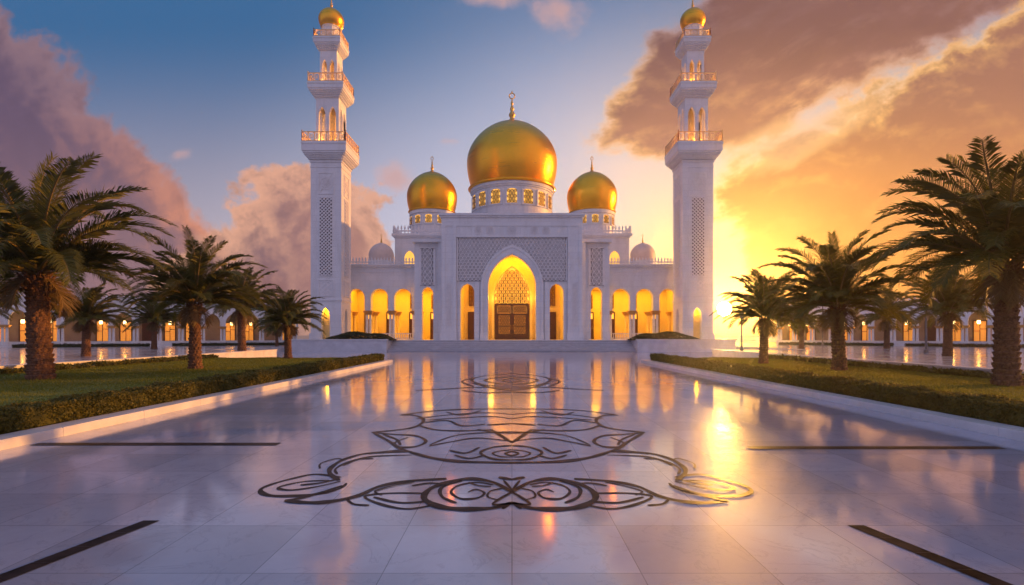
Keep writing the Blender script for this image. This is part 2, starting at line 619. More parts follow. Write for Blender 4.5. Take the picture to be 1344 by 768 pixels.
def arch_wall(mb, origin, ang, s0, s1, z0, z1, ops, thick, n=12):
    """Upright wall with arched openings. ops: (centre, half width, sill, spring, apex, kind)."""
    dx, dy = math.cos(ang), math.sin(ang)
    nx, ny = -dy, dx

    def P(s, t, z):
        return (origin[0] + s * dx + t * nx, origin[1] + s * dy + t * ny, z)

    cuts = {s0, s1}
    for c, hw, sill, spring, apex, kind in ops:
        for i in range(2 * n + 1):
            cuts.add(round(c - hw * math.cos(math.pi * i / (2 * n)), 6))
    cuts = sorted(k for k in cuts if s0 <= k <= s1)

    def find(m):
        for o in ops:
            if abs(m - o[0]) < o[1]:
                return o

    def quadwall(a, b, za0, zb0, za1, zb1):
        mb.face([P(a, 0, za0), P(b, 0, zb0), P(b, 0, zb1), P(a, 0, za1)])
        mb.face([P(b, thick, zb0), P(a, thick, za0), P(a, thick, za1), P(b, thick, zb1)])

    for a, b in zip(cuts, cuts[1:]):
        if b - a < 1e-6:
            continue
        o = find((a + b) / 2)
        if o is None:
            quadwall(a, b, z0, z0, z1, z1)
        else:
            c, hw, sill, spring, apex, kind = o
            za, zb = arch_z(a, c, hw, spring, apex, kind), arch_z(b, c, hw, spring, apex, kind)
            quadwall(a, b, za, zb, z1, z1)
            mb.face([P(a, 0, za), P(a, thick, za), P(b, thick, zb), P(b, 0, zb)])
            if sill > z0 + 1e-4:
                quadwall(a, b, z0, z0, sill, sill)
                mb.face([P(a, 0, sill), P(b, 0, sill), P(b, thick, sill), P(a, thick, sill)])
    for c, hw, sill, spring, apex, kind in ops:
        mb.face([P(c - hw, 0, sill), P(c - hw, thick, sill), P(c - hw, thick, spring), P(c - hw, 0, spring)])
        mb.face([P(c + hw, 0, sill), P(c + hw, 0, spring), P(c + hw, thick, spring), P(c + hw, thick, sill)])
    mb.face([P(s0, 0, z0), P(s0, 0, z1), P(s0, thick, z1), P(s0, thick, z0)])
    mb.face([P(s1, 0, z0), P(s1, thick, z0), P(s1, thick, z1), P(s1, 0, z1)])
    mb.face([P(s0, 0, z1), P(s1, 0, z1), P(s1, thick, z1), P(s0, thick, z1)])


def arch_outline(c, hw, base, spring, apex, kind, n=14):
    pts = [(c - hw, base)]
    for i in range(2 * n + 1):
        s = c - hw * math.cos(math.pi * i / (2 * n))
        pts.append((s, arch_z(s, c, hw, spring, apex, kind)))
    pts.append((c + hw, base))
    return pts


def arch_band(mb, y0, y1, c, hw, base, spring, apex, kind, width, wtop=None):
    """Raised moulding that frames an arch on a wall that faces -Y (front face at y0)."""
    a = arch_outline(c, hw, base, spring, apex, kind)
    b = arch_outline(c, hw + width, base, spring, apex + (wtop or width), kind)
    f = lambda p, y: (p[0], y, p[1])
    mb.grid([[f(p, y1) for p in a], [f(p, y0) for p in a], [f(p, y0) for p in b], [f(p, y1) for p in b]])


def arch_plate(mb, y0, y1, c, hw, base, spring, apex, kind, n=14):
    a = arch_outline(c, hw, base, spring, apex, kind, n)
    fr = [(p[0], y0, p[1]) for p in a]
    bk = [(p[0], y1, p[1]) for p in a]
    mb.face(fr)
    mb.face(list(reversed(bk)))
    mb.grid([bk + [bk[0]], fr + [fr[0]]])


def lattice(mb, s0, s1, z0, z1, cell, y0, y1, keep=None, seg=8, inner=0.31, star=True, edge=True):
    """Perforated stone or metal screen facing -Y: staggered rings, each with a small star inside."""
    rowh = cell * 0.8
    nz = max(1, int((z1 - z0) / rowh))
    rowh = (z1 - z0) / nz
    ns = max(1, int((s1 - s0) / cell))
    cw = (s1 - s0) / ns
    if edge:
        for a, b in ((s0, s0 + 0.3 * cw), (s1 - 0.3 * cw, s1)):
            mb.box(a, b, y0 + 0.005, y1, z0, z1)
    for j in range(nz):
        for i in range(ns + (j % 2)):
            cx = s0 + (i + (0.0 if j % 2 else 0.5)) * cw
            cz = z0 + (j + 0.5) * rowh
            if cx - cw * 0.3 < s0 or cx + cw * 0.3 > s1:
                continue
            if keep and not keep(cx, cz):
                continue
            ro, ri = 0.56, inner
            rows = []
            for r, y in ((ri, y1), (ri, y0), (ro, y0)):
                rows.append([(cx + cw * r * math.cos(2 * math.pi * (k + 0.5 * (r == ro)) / seg), y, cz + rowh * 1.12 * r * math.sin(2 * math.pi * (k + 0.5 * (r == ro)) / seg)) for k in range(seg)])
            mb.grid(rows, True)
            if star:
                w = 0.05 * cell
                mb.box(cx - cw * ri, cx + cw * ri, y0 + 0.01, y1, cz - w, cz + w)
                mb.box(cx - w, cx + w, y0 + 0.012, y1, cz - rowh * ri, cz + rowh * ri)


def cross_lattice(mb, s0, s1, z0, z1, cell, y0, y1):
    """Diagonal lattice of flat bars, clipped to its panel."""
    w = cell * 0.125

    def bar(a, b, y):
        ax, az = a
        bx, bz = b
        l = math.hypot(bx - ax, bz - az)
        px, pz = -(bz - az) / l * w, (bx - ax) / l * w
        q = [(ax + px, az + pz), (ax - px, az - pz), (bx - px, bz - pz), (bx + px, bz + pz)]
        mb.face([(p[0], y, p[1]) for p in q])
        mb.grid([[(p[0], y1, p[1]) for p in q], [(p[0], y, p[1]) for p in q]], True)
    h = z1 - z0
    wd = s1 - s0
    k = int((wd + h) / cell) + 1
    for i in range(-k, k + 1):
        for sg, y in ((1, y0), (-1, y0 + 0.006)):
            # line  s = c + sg * z
            c = (s0 + s1) / 2 + i * cell - (sg * h / 2)
            lo, hi = 0.0, h
            if sg > 0:
                lo, hi = max(lo, s0 - c), min(hi, s1 - c)
            else:
                lo, hi = max(lo, c - s1), min(hi, c - s0)
            if hi - lo > cell * 0.3:
                bar((c + sg * lo, z0 + lo), (c + sg * hi, z0 + hi), y)


def dome_profile(Rm, H, widest=0.39, base=0.885, tip=0.62, n=22, zb=0.0):
    zw = H * widest
    pts = []
    a = zw / math.sqrt(1 - base * base)
    for i in range(8):
        z = zw * i / 8
        pts.append((Rm * math.sqrt(1 - ((zw - z) / a) ** 2), zb + z))
    for i in range(n + 1):
        k = math.sin(math.pi / 2 * i / n)
        pts.append((max(0.004, Rm * max(0.0, 1 - k ** 1.9) ** tip), zb + zw + (H - zw) * k))
    return pts


def finial_mesh(h, cx=0, cy=0, z=0):
    mb = MB()
    k = h
    prof = [(0.20, -0.04), (0.17, 0.02), (0.09, 0.09), (0.055, 0.15), (0.09, 0.2), (0.10, 0.25), (0.075, 0.31), (0.04, 0.35), (0.06, 0.40), (0.065, 0.44),
            (0.04, 0.5), (0.026, 0.54), (0.045, 0.58), (0.045, 0.61), (0.022, 0.66), (0.018, 0.74)]
    mb.lathe([(r * k, z + q * k) for r, q in prof], cx, cy, 14)
    ring = [(cx + 0.085 * k * math.cos(a), cy, z + (0.83 + 0.085 * math.sin(a)) * k) for a in [2 * math.pi * i / 16 for i in range(17)]]
    mb.tube(ring, 0.017 * k, 6)
    mb.lathe([(0.012 * k, z + 0.90 * k), (0.028 * k, z + 0.94 * k), (0.004 * k, z + 1.0 * k)], cx, cy, 8)
    return mb


# ------------------------------------------------------------------ ground, plaza, terraces
mb = MB()
mb.face([(-3000, -3000, -0.03), (3000, -3000, -0.03), (3000, 3000, -0.03), (-3000, 3000, -0.03)])
tag(build('ground', mb, M['ground']), 'flat pale ground around the marble plaza', kind='structure')

mb = MB()
mb.face([(-75, -14, 0.0), (75, -14, 0.0), (75, 120, 0.0), (-75, 120, 0.0)])
tag(build('plaza_pavement', mb, M['plaza']), 'polished white marble slab paving that mirrors the mosque', kind='structure')

LX, RX = -18.0, 15.3
for sgn, wx, nm in ((-1, LX, 'left'), (1, RX, 'right')):
    mb = MB()
    a, b = sorted((wx + sgn * 0.35, sgn * 72))
    mb.box(a, b, -10, 39.6, -0.02, 0.485)
    a, b = sorted((sgn * 23.0, sgn * 72))
    mb.box(a, b, 39.6, 78, -0.02, 0.481)
    tag(build('marble_terrace', mb, M['terrace']), None, kind='structure')
for sgn, wx, lab in ((-1, LX, 'low marble retaining wall along the lawn under the left palms, lit orange'),
                     (1, RX, 'low marble retaining wall behind the lawn with the tallest palm')):
    mb = MB()
    a, b = sorted((wx, wx + sgn * 0.346))
    y = -10.0
    while y < 39.5:
        mb.box(a, b, y, min(y + 2.49, 39.6), -0.01, 0.46)
        y += 2.5
    t_ = thing('retaining_wall', lab, 'wall', (wx, 15, 0))
    build('wall_face', mb, M['kerb'], t_)
    mb = MB()
    a, b = sorted((wx - sgn * 0.05, wx + sgn * 0.52))
    y = -10.0
    while y < 39.5:
        mb.box(a, b, y, min(y + 2.492, 39.62), 0.46, 0.52)
        y += 2.5
    build('coping', mb, M['kerb'], t_)

# ------------------------------------------------------------------ lawns with kerbs and hedges
KL, KR = -7.1, 7.7
BED_Y0, BED_Y1 = -8.0, 30.5


def hedge_leaves(x0, x1, y0, y1, z0, z1, density, size, dens_fn=None, round_=0.06):
    """Leaf quads spread over the faces of a clipped box hedge, plus its dark twiggy core."""
    fx, fy, fz = x1 - x0, y1 - y0, z1 - z0
    faces = [('x', 0, fy * fz), ('x', 1, fy * fz), ('y', 0, fx * fz), ('y', 1, fx * fz), ('z', 1, fx * fy)]
    P, Nn = [], []
    for ax, side, area in faces:
        n = int(area * density)
        if n < 1:
            continue
        a, b = rng.random(n), rng.random(n)
        if ax == 'y' and n > 0:
            pass
        p = np.empty((n, 3))
        nn = np.zeros((n, 3))
        if ax == 'x':
            p[:, 0] = x1 if side else x0
            p[:, 1] = y0 + a * fy
            p[:, 2] = z0 + b * fz
            nn[:, 0] = 1 if side else -1
        elif ax == 'y':
            p[:, 0] = x0 + a * fx
            p[:, 1] = y1 if side else y0
            p[:, 2] = z0 + b * fz
            nn[:, 1] = 1 if side else -1
        else:
            p[:, 0] = x0 + a * fx
            p[:, 1] = y0 + b * fy
            p[:, 2] = z1
            nn[:, 2] = 1
        P.append(p)
        Nn.append(nn)
    P, Nn = np.vstack(P), np.vstack(Nn)
    if dens_fn is not None:
        keep = rng.random(len(P)) < dens_fn(P)
        P, Nn = P[keep], Nn[keep]
    n = len(P)
    # waviness of the clipped surface
    wav = 0.025 * (np.sin(P[:, 1] * 3.1 + P[:, 0] * 2) + np.sin(P[:, 1] * 7.7 + 1.3 + P[:, 2] * 9))
    P = P + Nn * (wav[:, None] + rng.normal(0, 0.018, n)[:, None] - 0.012)
    d = Nn * 0.55 + rng.normal(0, 0.6, (n, 3))
    d /= np.linalg.norm(d, axis=1)[:, None]
    e = np.cross(d, rng.normal(0, 1, (n, 3)))
    e /= np.linalg.norm(e, axis=1)[:, None]
    g = np.cross(d, e)
    dist = np.maximum(1.0, np.hypot(P[:, 0], P[:, 1]) / 10.0) if size < 0.05 else 1.0
    s = (size * rng.uniform(0.6, 1.3, n) * dist)[:, None]
    V = np.stack([P - e * s, P - g * s * 0.55, P + e * s, P + g * s * 0.55], 1).reshape(-1, 3)
    F = np.arange(n * 4).reshape(-1, 4)
    c = MB()
    c.box(x0 + 0.04, x1 - 0.04, y0 + 0.04, y1 - 0.04, z0, z1 - 0.05)
    off = len(V)
    return V.tolist() + c.v, F.tolist() + [tuple(i + off for i in f) for f in c.f]


def near_more(P):
    d = np.hypot(P[:, 0], P[:, 1])
    return np.clip((10.0 / np.maximum(d, 1.0)) ** 1.5, 0.2, 1.0) * (P[:, 1] > 1.0)


for sgn, kx, wx, hl, kl, gl in ((-1, KL, LX, 'clipped box hedge along the lit kerb of the left lawn', 'white marble kerb left of the plaza, glowing orange at its far end',
                                 'clipped green lawn with the bushy palms beside the left retaining wall'),
                                (1, KR, RX, 'clipped box hedge along the kerb of the right lawn, mostly in shade', 'white marble kerb right of the plaza below the hedge',
                                 'clipped green lawn lit by low sun under the right palms')):
    # kerb: long marble blocks with open joints
    mb = MB()
    y = BED_Y0
    while y < BED_Y1 + 0.2:
        e = min(y + 1.8, BED_Y1 + 0.45)
        a, b = sorted((kx, kx + sgn * 0.42))
        mb.box(a, b, y, e - 0.006, -0.01, 0.13)
        a, b = sorted((kx + sgn * 0.012, kx + sgn * 0.40))
        mb.box(a, b, y + 0.006, e - 0.012, 0.13, 0.142)
        y += 1.8
    a, b = sorted((kx + sgn * 0.42, wx))
    mb.box(a, b, BED_Y1 + 0.05, BED_Y1 + 0.45, -0.01, 0.136)
    tag(build('kerb', mb, M['kerb']), kl, kind='structure')
    # soil and turf
    mb = MB()
    a, b = sorted((kx + sgn * 0.9, wx))
    mb.box(a, b, BED_Y0, BED_Y1 + 0.05, -0.012, 0.27)
    tag(build('lawn_bed', mb, M['soil']), None, kind='structure')
    # grass blades
    n = 90000
    xa, xb = sorted((kx + sgn * 1.0, wx - sgn * 0.8))
    gy = 3.0 + (rng.random(n) ** 1.25) * (BED_Y1 - 3.2)
    gx = xa + rng.random(n) * (xb - xa)
    h = rng.uniform(0.035, 0.075, n) * (0.8 + 0.4 * np.sin(gx * 1.7) * np.sin(gy * 0.9)).clip(0.6, 1.3)
    wdt = rng.uniform(0.004, 0.008, n) * np.maximum(1, gy / 9)
    th = rng.random(n) * 2 * np.pi
    tx, ty = rng.normal(0, 0.025, n), rng.normal(0, 0.025, n)
    base = np.stack([gx, gy, np.full(n, 0.268)], 1)
    dv = np.stack([np.cos(th) * wdt, np.sin(th) * wdt, np.zeros(n)], 1)
    tip = base + np.stack([tx, ty, h], 1)
    V = np.stack([base - dv, base + dv, tip], 1).reshape(-1, 3)
    tag(build_np('lawn_grass', V, np.arange(n * 3).reshape(-1, 3), M['grass']), gl, kind='stuff')
    # the clipped hedge along the kerb
    a, b = sorted((kx + sgn * 0.44, kx + sgn * 1.0))
    V, F = hedge_leaves(a, b, BED_Y0, BED_Y1, 0.14, 0.47, 4800, 0.021, near_more)
    tag(build_np('box_hedge', V, F, M['hedge']), hl, 'hedge', 'box hedges along the plaza')
    # low border plants at the foot of the retaining wall
    a, b = sorted((wx - sgn * 0.75, wx - sgn * 0.06))
    V, F = hedge_leaves(a, b, BED_Y0, BED_Y1 - 0.3, 0.26, 0.36, 700, 0.045, lambda P: (0.55 + 0.45 * np.sin(P[:, 1] * 2.3)) * (P[:, 1] > 2))
    tag(build_np('border_planting', V, F, M['hedge']), 'low leafy border planting at the foot of the %s retaining wall' % ('orange lit' if sgn < 0 else 'shaded'), 'border plants', kind='stuff')


# ------------------------------------------------------------------ black stone inlays in the paving
def spline(pts, per=8):
    P = [Vector((*p, 0)) for p in pts]
    P = [P[0]] + P + [P[-1]]
    out = []
    for i in range(1, len(P) - 2):
        for k in range(per):
            t = k / per
            a, b, c, d = P[i - 1], P[i], P[i + 1], P[i + 2]
            out.append(0.5 * ((2 * b) + (c - a) * t + (2 * a - 5 * b + 4 * c - d) * t * t + (3 * b - a - 3 * c + d) * t ** 3))
    out.append(P[-2])
    return out


def ribbon(mb, pts, w, zl, taper=True):
    """Flat inlay band along a curve on the paving; wider where it runs across, as in the brush-drawn design."""
    c = spline(pts)
    k = len(c)
    rows = []
    for i, p in enumerate(c):
        d = c[min(i + 1, k - 1)] - c[max(i - 1, 0)]
        d = d.normalized() if d.length > 1e-6 else Vector((1, 0, 0))
        f = math.sin(math.pi * (i + 0.6) / (k + 0.2)) ** 0.5 if taper else 1.0
        f = 0.22 + 0.62 * f + 0.34 * math.sin(2.3 * i / 8 + 0.7) ** 2
        nx, ny = -d.y * w * f, d.x * w * f * 1.9
        rows.append([(p.x + nx, p.y + ny, zl), (p.x - nx, p.y - ny, zl)])
    mb.grid(rows)


def medallion(strokes, k=1.15, z0=0.0042):
    mb = MB()
    i = 0
    for w, pts in strokes:
        for sg in (1, -1):
            ribbon(mb, [(x if sg > 0 else -x * 0.95, y) for x, y in pts], w * k, z0 + 0.00035 * (i % 9))
            i += 1
    return mb

STROKES_NEAR = [
    (0.018, [(-1.926, 5.819), (-2.256, 5.948), (-2.447, 5.772), (-2.587, 5.52), (-2.592, 5.329), (-2.419, 5.162), (-2.145, 5.15), (-1.909, 5.238), (-1.79, 5.409), (-1.788, 5.592)]),
    (0.012, [(-2.012, 5.696), (-2.269, 5.651), (-2.43, 5.492), (-2.432, 5.395), (-2.265, 5.342), (-2.037, 5.478), (-1.875, 5.665)]),
    (0.013, [(-2.258, 5.52), (-2.079, 5.592), (-1.926, 5.756)]),
    (0.019, [(-1.797, 5.492), (-1.923, 5.276), (-2.077, 5.077), (-2.192, 4.994)]),
    (0.023, [(-2.192, 4.994), (-1.946, 4.937), (-1.738, 4.971), (-1.532, 5.15), (-1.402, 5.464), (-1.137, 5.665), (-0.727, 5.756)]),
    (0.026, [(-1.906, 5.696), (-2.12, 6.014), (-2.19, 6.333), (-2.145, 6.708), (-1.93, 7.015), (-1.374, 7.107)]),
    (0.014, [(-2.008, 5.948), (-2.107, 6.187), (-2.062, 6.525), (-1.849, 6.815), (-1.334, 6.902)]),
    (0.012, [(-2.072, 6.333), (-1.977, 6.646), (-1.796, 6.708)]),
    (0.027, [(0.001, 4.937), (-0.177, 4.783), (-0.459, 4.752), (-0.681, 4.826), (-0.856, 5.053), (-0.856, 5.355), (-0.708, 5.606), (-0.47, 5.756), (-0.208, 5.621), (0.001, 5.263)]),
    (0.016, [(-0.53, 4.926), (-0.693, 5.125), (-0.735, 5.436), (-0.548, 5.68)]),
    (0.012, [(-0.20, 5.52), (-0.38, 5.62), (-0.57, 5.50), (-0.62, 5.27), (-0.50, 5.06), (-0.34, 5.08), (-0.28, 5.24), (-0.37, 5.36), (-0.45, 5.27)]),
    (0.009, [(-0.10, 5.40), (-0.22, 5.30), (-0.24, 5.12), (-0.14, 5.02)]),
    (0.009, [(-0.47, 5.62), (-0.36, 5.50), (-0.22, 5.46)]),
    (0.010, [(-1.06, 5.63), (-1.24, 5.50), (-1.40, 5.30), (-1.30, 5.18)]),
    (0.010, [(-1.62, 5.06), (-1.50, 4.90), (-1.34, 4.86)]),
    (0.010, [(-1.93, 6.95), (-1.75, 7.12), (-1.52, 7.20), (-1.40, 7.10)]),
    (0.010, [(-2.30, 6.20), (-2.38, 6.45), (-2.27, 6.70), (-2.16, 6.62)]),
    (0.013, [(0.001, 5.276), (-0.181, 4.892), (0.001, 4.914)]),
    (0.012, [(-0.854, 5.225), (-1.207, 5.238), (-1.459, 5.138), (-1.237, 4.892), (-0.956, 4.762), (-0.709, 4.892)]),
    (0.012, [(-1.369, 5.113), (-1.064, 4.937), (-0.778, 4.983)]),
    (0.012, [(-1.061, 5.492), (-0.873, 5.592), (-0.697, 5.52)]),
    (0.019, [(-0.15, 5.819), (0.001, 5.726)]),
    (0.012, [(-0.092, 5.696), (0.001, 5.329)]),
    (0.014, [(-0.088, 4.762), (0.001, 4.96)]),
]
STROKES_MID = [
    (0.030, [(-1.395, 7.084), (-1.053, 6.75), (-0.632, 6.545), (0.001, 6.486)]),
    (0.028, [(-2.234, 10.361), (-1.931, 10.311), (-1.667, 9.75), (-1.682, 9.052), (-1.945, 8.722), (-2.305, 8.515)]),
    (0.021, [(-2.305, 8.515), (-1.924, 8.349), (-1.528, 8.222), (-1.299, 7.804), (-1.38, 7.427), (-1.623, 7.401), (-1.744, 7.692), (-1.625, 8.098)]),
    (0.023, [(-2.27, 8.481), (-1.857, 7.804), (-1.574, 7.301), (-1.299, 6.992)]),
    (0.018, [(-2.08, 8.349), (-1.766, 7.919), (-1.624, 7.531)]),
    (0.023, [(-1.677, 9.208), (-1.302, 8.758), (-0.835, 8.652), (-0.324, 8.758)]),
    (0.017, [(-1.196, 7.452), (-0.921, 7.748), (-0.537, 8.037), (0.002, 7.804)]),
    (0.015, [(-1.198, 7.531), (-0.916, 8.222), (-0.44, 8.481), (0.002, 8.415)]),
    (0.018, [(0.002, 7.504), (-0.273, 7.376), (-0.428, 7.038), (-0.247, 6.687), (0.001, 6.626)]),
    (0.013, [(0.001, 7.227), (-0.184, 7.131), (-0.259, 6.992), (-0.151, 6.815), (0.001, 6.793)]),
    (0.016, [(0.001, 7.131), (-0.092, 6.992), (0.001, 6.858)]),
    (0.019, [(-0.864, 7.179), (-0.625, 7.015), (-0.465, 7.376)]),
    (0.015, [(-0.769, 6.902), (-0.548, 6.708), (-0.358, 6.902)]),
    (0.024, [(-2.234, 10.361), (-1.699, 10.886), (-0.995, 11.168), (0.002, 11.227)]),
    (0.019, [(-1.837, 9.885), (-1.309, 10.361), (-0.554, 10.67), (0.002, 10.462)]),
    (0.019, [(-1.594, 9.75), (-0.968, 10.023), (-0.376, 10.165), (0.002, 9.885)]),
    (0.020, [(-1.361, 10.777), (-1.0, 10.361), (-0.652, 10.997)]),
    (0.021, [(-1.615, 9.45), (-1.226, 9.706), (-0.881, 9.129), (-0.482, 9.287)]),
    (0.028, [(-0.443, 9.208), (0.002, 9.368)]),
    (0.027, [(-0.35, 8.758), (0.002, 7.692)]),
    (0.019, [(-0.587, 8.793), (-0.316, 8.549), (0.002, 8.549)]),
]
STROKES_FAR = [
    (0.027, [(0.004, 21.604), (-1.057, 20.376), (-1.45, 18.612), (-0.861, 16.601), (0.003, 16.225)]),
    (0.027, [(0.004, 19.997), (-0.713, 19.28), (-0.949, 18.296), (-0.506, 17.13), (0.003, 16.861)]),
    (0.023, [(0.003, 15.635), (-1.059, 15.866), (-1.946, 15.411), (-2.784, 14.981)]),
    (0.022, [(0.003, 14.575), (-0.746, 14.38), (-1.446, 14.981)]),
    (0.024, [(-1.356, 17.407), (-0.578, 15.635), (0.003, 14.981)]),
    (0.020, [(0.004, 19.28), (-0.337, 18.296), (0.004, 17.407)]),
    (0.020, [(-1.311, 19.632), (-1.737, 17.989), (-1.195, 16.103)]),
]
for strokes, lab in ((STROKES_NEAR, 'black stone inlay, the nearest scroll motif with two round lobes and curled ends'),
                     (STROKES_MID, 'black stone inlay, middle scroll motif with an eye shaped lens at its centre'),
                     (STROKES_FAR, 'small faint black stone inlay of nested ovals closest to the mosque steps')):
    y_ = sum(p[1] for _, s in strokes for p in s) / sum(len(s) for _, s in strokes)
    tag(build('floor_inlay', medallion(strokes, 2.1 if strokes is STROKES_FAR else 1.15), M['black']), lab, 'floor inlay', 'black arabesque inlays in the plaza')

for (x0, x1, y0, y1), lab in (((-7.0, -3.42, 7.50, 7.69), 'straight black stone strip across the paving beside the left kerb'),
                              ((3.36, 6.95, 7.26, 7.44), 'straight black stone strip across the paving beside the right kerb'),
                              ((-3.105, -3.35, 4.46, 3.43), 'wide black stone strip running away from the viewer, bottom left corner'),
                              ((2.885, 3.135, 4.35, 3.32), 'wide black stone strip running away from the viewer, bottom right corner')):
    mb = MB()
    n = 9
    for i in range(n):   # laid in short lengths with hairline joints
        if y1 > y0:
            a, b = x0 + (x1 - x0) * i / n, x0 + (x1 - x0) * (i + 1) / n - 0.003
            mb.face([(a, y0, 0.0045), (b, y0, 0.0045), (b, y1, 0.0045), (a, y1, 0.0045)])
        else:               # runs towards the viewer from (x0, y0), through (x1, y1), slightly splayed
            a, b = 2.4 * i / n, 2.4 * (i + 1) / n - 0.003 / (y0 - y1)
            pa, pb = (x0 + (x1 - x0) * a, y0 + (y1 - y0) * a), (x0 + (x1 - x0) * b, y0 + (y1 - y0) * b)
            mb.face([(pb[0] - 0.07, pb[1], 0.0045), (pb[0] + 0.07, pb[1], 0.0045), (pa[0] + 0.07, pa[1], 0.0045), (pa[0] - 0.07, pa[1], 0.0045)])
    tag(build('inlay_strip', mb, M['black']), lab, 'stone strip', 'black stone strips in the plaza')


# ------------------------------------------------------------------ multi material build
def build_multi(name, parts, parent=None, smooth=False, local=False):
    mb = MB()
    idx = []
    mats = []
    for b, m in parts:
        off = len(mb.v)
        mb.v += b.v
        mb.f += [tuple(i + off for i in f) for f in b.f]
        if m not in mats:
            mats.append(m)
        idx += [mats.index(m)] * len(b.f)
    o = build(name, mb, mats[0], parent, smooth, local)
    for m in mats[1:]:
        o.data.materials.append(m)
    o.data.polygons.foreach_set('material_index', idx)
    return o


def cresting(mb, pts, z, h=0.5, step=0.42):
    """Row of small pointed merlons on a low rail along a polyline."""
    for (xa, ya), (xb, yb) in zip(pts, pts[1:]):
        l = math.hypot(xb - xa, yb - ya)
        dx, dy = (xb - xa) / l, (yb - ya) / l
        nx, ny = -dy, dx
        n = max(1, int(l / step))
        st = l / n

        def P(s, t, zz):
            return (xa + dx * s + nx * t, ya + dy * s + ny * t, zz)

        def bx(s0, s1, t0, t1, z0, z1):
            k = len(mb.v)
            mb.v += [P(s0, t0, z0), P(s1, t0, z0), P(s1, t1, z0), P(s0, t1, z0), P(s0, t0, z1), P(s1, t0, z1), P(s1, t1, z1), P(s0, t1, z1)]
            for q in ((0, 3, 2, 1), (4, 5, 6, 7), (0, 1, 5, 4), (1, 2, 6, 5), (2, 3, 7, 6), (3, 0, 4, 7)):
                mb.f.append(tuple(k + i for i in q))
        bx(0, l, -0.05, 0.05, z + h * 0.22, z + h * 0.38)
        for i in range(n):
            c = (i + 0.5) * st
            w = st * 0.24
            bx(c - w * 0.5, c + w * 0.5, -0.04, 0.04, z, z + h * 0.5)
            a = [P(c - w, -0.035, z + h * 0.5), P(c + w, -0.035, z + h * 0.5), P(c + w * 0.9, -0.035, z + h * 0.72), P(c, -0.035, z + h), P(c - w * 0.9, -0.035, z + h * 0.72)]
            b = [P(c - w, 0.035, z + h * 0.5), P(c + w, 0.035, z + h * 0.5), P(c + w * 0.9, 0.035, z + h * 0.72), P(c, 0.035, z + h), P(c - w * 0.9, 0.035, z + h * 0.72)]
            mb.face(a)
            mb.face(list(reversed(b)))
            mb.grid([a + [a[0]], b + [b[0]]])


def balustrade(mb, x0, x1, y, z, h, step=0.22):
    mb.box(x0, x1, y - 0.06, y + 0.06, z + h - 0.09, z + h)
    mb.box(x0, x1, y - 0.05, y + 0.05, z + 0.04, z + 0.12)
    n = int((x1 - x0) / step)
    for i in range(n):
        c = x0 + (i + 0.5) * (x1 - x0) / n
        mb.lathe([(0.035, z + 0.12), (0.065, z + 0.12 + h * 0.2), (0.03, z + h * 0.55), (0.045, z + h - 0.09)], c, y, 6, False)


# ------------------------------------------------------------------ podium and stairs
PZ = 1.1
pod = thing('podium', 'white marble podium with broad steps that carries the mosque', 'podium', (0, 56, 0))
mb = MB()
for sg in (-1, 1):
    a, b = sorted((sg * 12.0, sg * 21.4))
    mb.box(a, b, 49.5, 53.0, -0.01, PZ)
mb.box(-21.4, 21.4, 53.0, 97.0, -0.01, PZ)
build('platform', mb, M['step'], pod)
mb, mt_ = MB(), MB()
for k in range(6):
    z0, z1 = k * PZ / 6, (k + 1) * PZ / 6
    y0 = 49.75 + 0.5 * k
    mb.box(-11.99, 11.99, y0, 52.995, z0 if k else -0.01, z1 - 0.05)
    mt_.box(-11.99, 11.99, y0 - 0.045, 52.995, z1 - 0.049, z1 - (0.004 if k == 5 else 0))
build_multi('stair', [(mb, M['riser']), (mt_, M['step'])], pod)
for sg in (-1, 1):
    mb = MB()
    a, b = sorted((sg * 11.9, sg * 21.5))
    mb.box(a, b, 49.42, 49.9, PZ + 0.002, PZ + 0.12)
    build('coping', mb, M['kerb'], pod)

for sg, w in ((-1, 'left'), (1, 'right')):
    V, F = hedge_leaves(11.7, 18.4, 50.2, 52.6, PZ, PZ + 0.82, 420, 0.075)
    v = np.array(V)
    u_ = np.clip(np.abs((v[:, 0] - 15.05) / 3.5), 0, 1)
    q_ = np.clip(np.abs((v[:, 1] - 51.4) / 1.35), 0, 1)
    v[:, 2] = PZ + (v[:, 2] - PZ) * (1 - u_ ** 3) * (1 - 0.45 * q_ ** 3) * (0.9 + 0.1 * np.sin(v[:, 0] * 2.1))
    v[:, 0] *= sg
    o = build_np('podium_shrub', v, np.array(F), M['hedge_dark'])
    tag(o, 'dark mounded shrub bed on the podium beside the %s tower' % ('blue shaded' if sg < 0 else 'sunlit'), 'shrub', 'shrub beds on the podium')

# ------------------------------------------------------------------ the mosque
mosque = thing('mosque', 'large white marble mosque with three gold domes and glowing arches', 'mosque', (0, 55, PZ))


def mp(name, mb, m, parent=None, smooth=False):
    return build(name, mb, m, parent or mosque, smooth)


# portal block
mb = MB()
for sg in (-1, 1):
    a, b = sorted((sg * 5.9, sg * 7.5))
    mb.box(a, b, 55.0, 61.9, PZ, 12.0)
mb.box(-7.5, 7.5, 55.0, 56.15, 12.0, 14.1)
mb.box(-7.5, 7.5, 56.15, 61.9, 11.2, 14.1)
mb.box(-5.9, 5.9, 60.6, 61.9, PZ, 11.2)
portal = mp('portal_block', mb, M['white'])
for sg in (-1, 1):       # plinths and pilaster strips
    mb = MB()
    a, b = sorted((sg * 5.86, sg * 7.62))
    mb.box(a, b, 54.86, 54.998, PZ, PZ + 0.75)
    mb.box(a + 0.04, b - 0.04, 54.91, 54.998, PZ + 0.75, PZ + 0.9)
    for e in (5.93, 7.1):
        a, b = sorted((sg * e, sg * (e + 0.36)))
        mb.box(a, b, 54.93, 54.998, PZ + 0.9, 13.2)
    mp('plinth', mb, M['white'], portal)
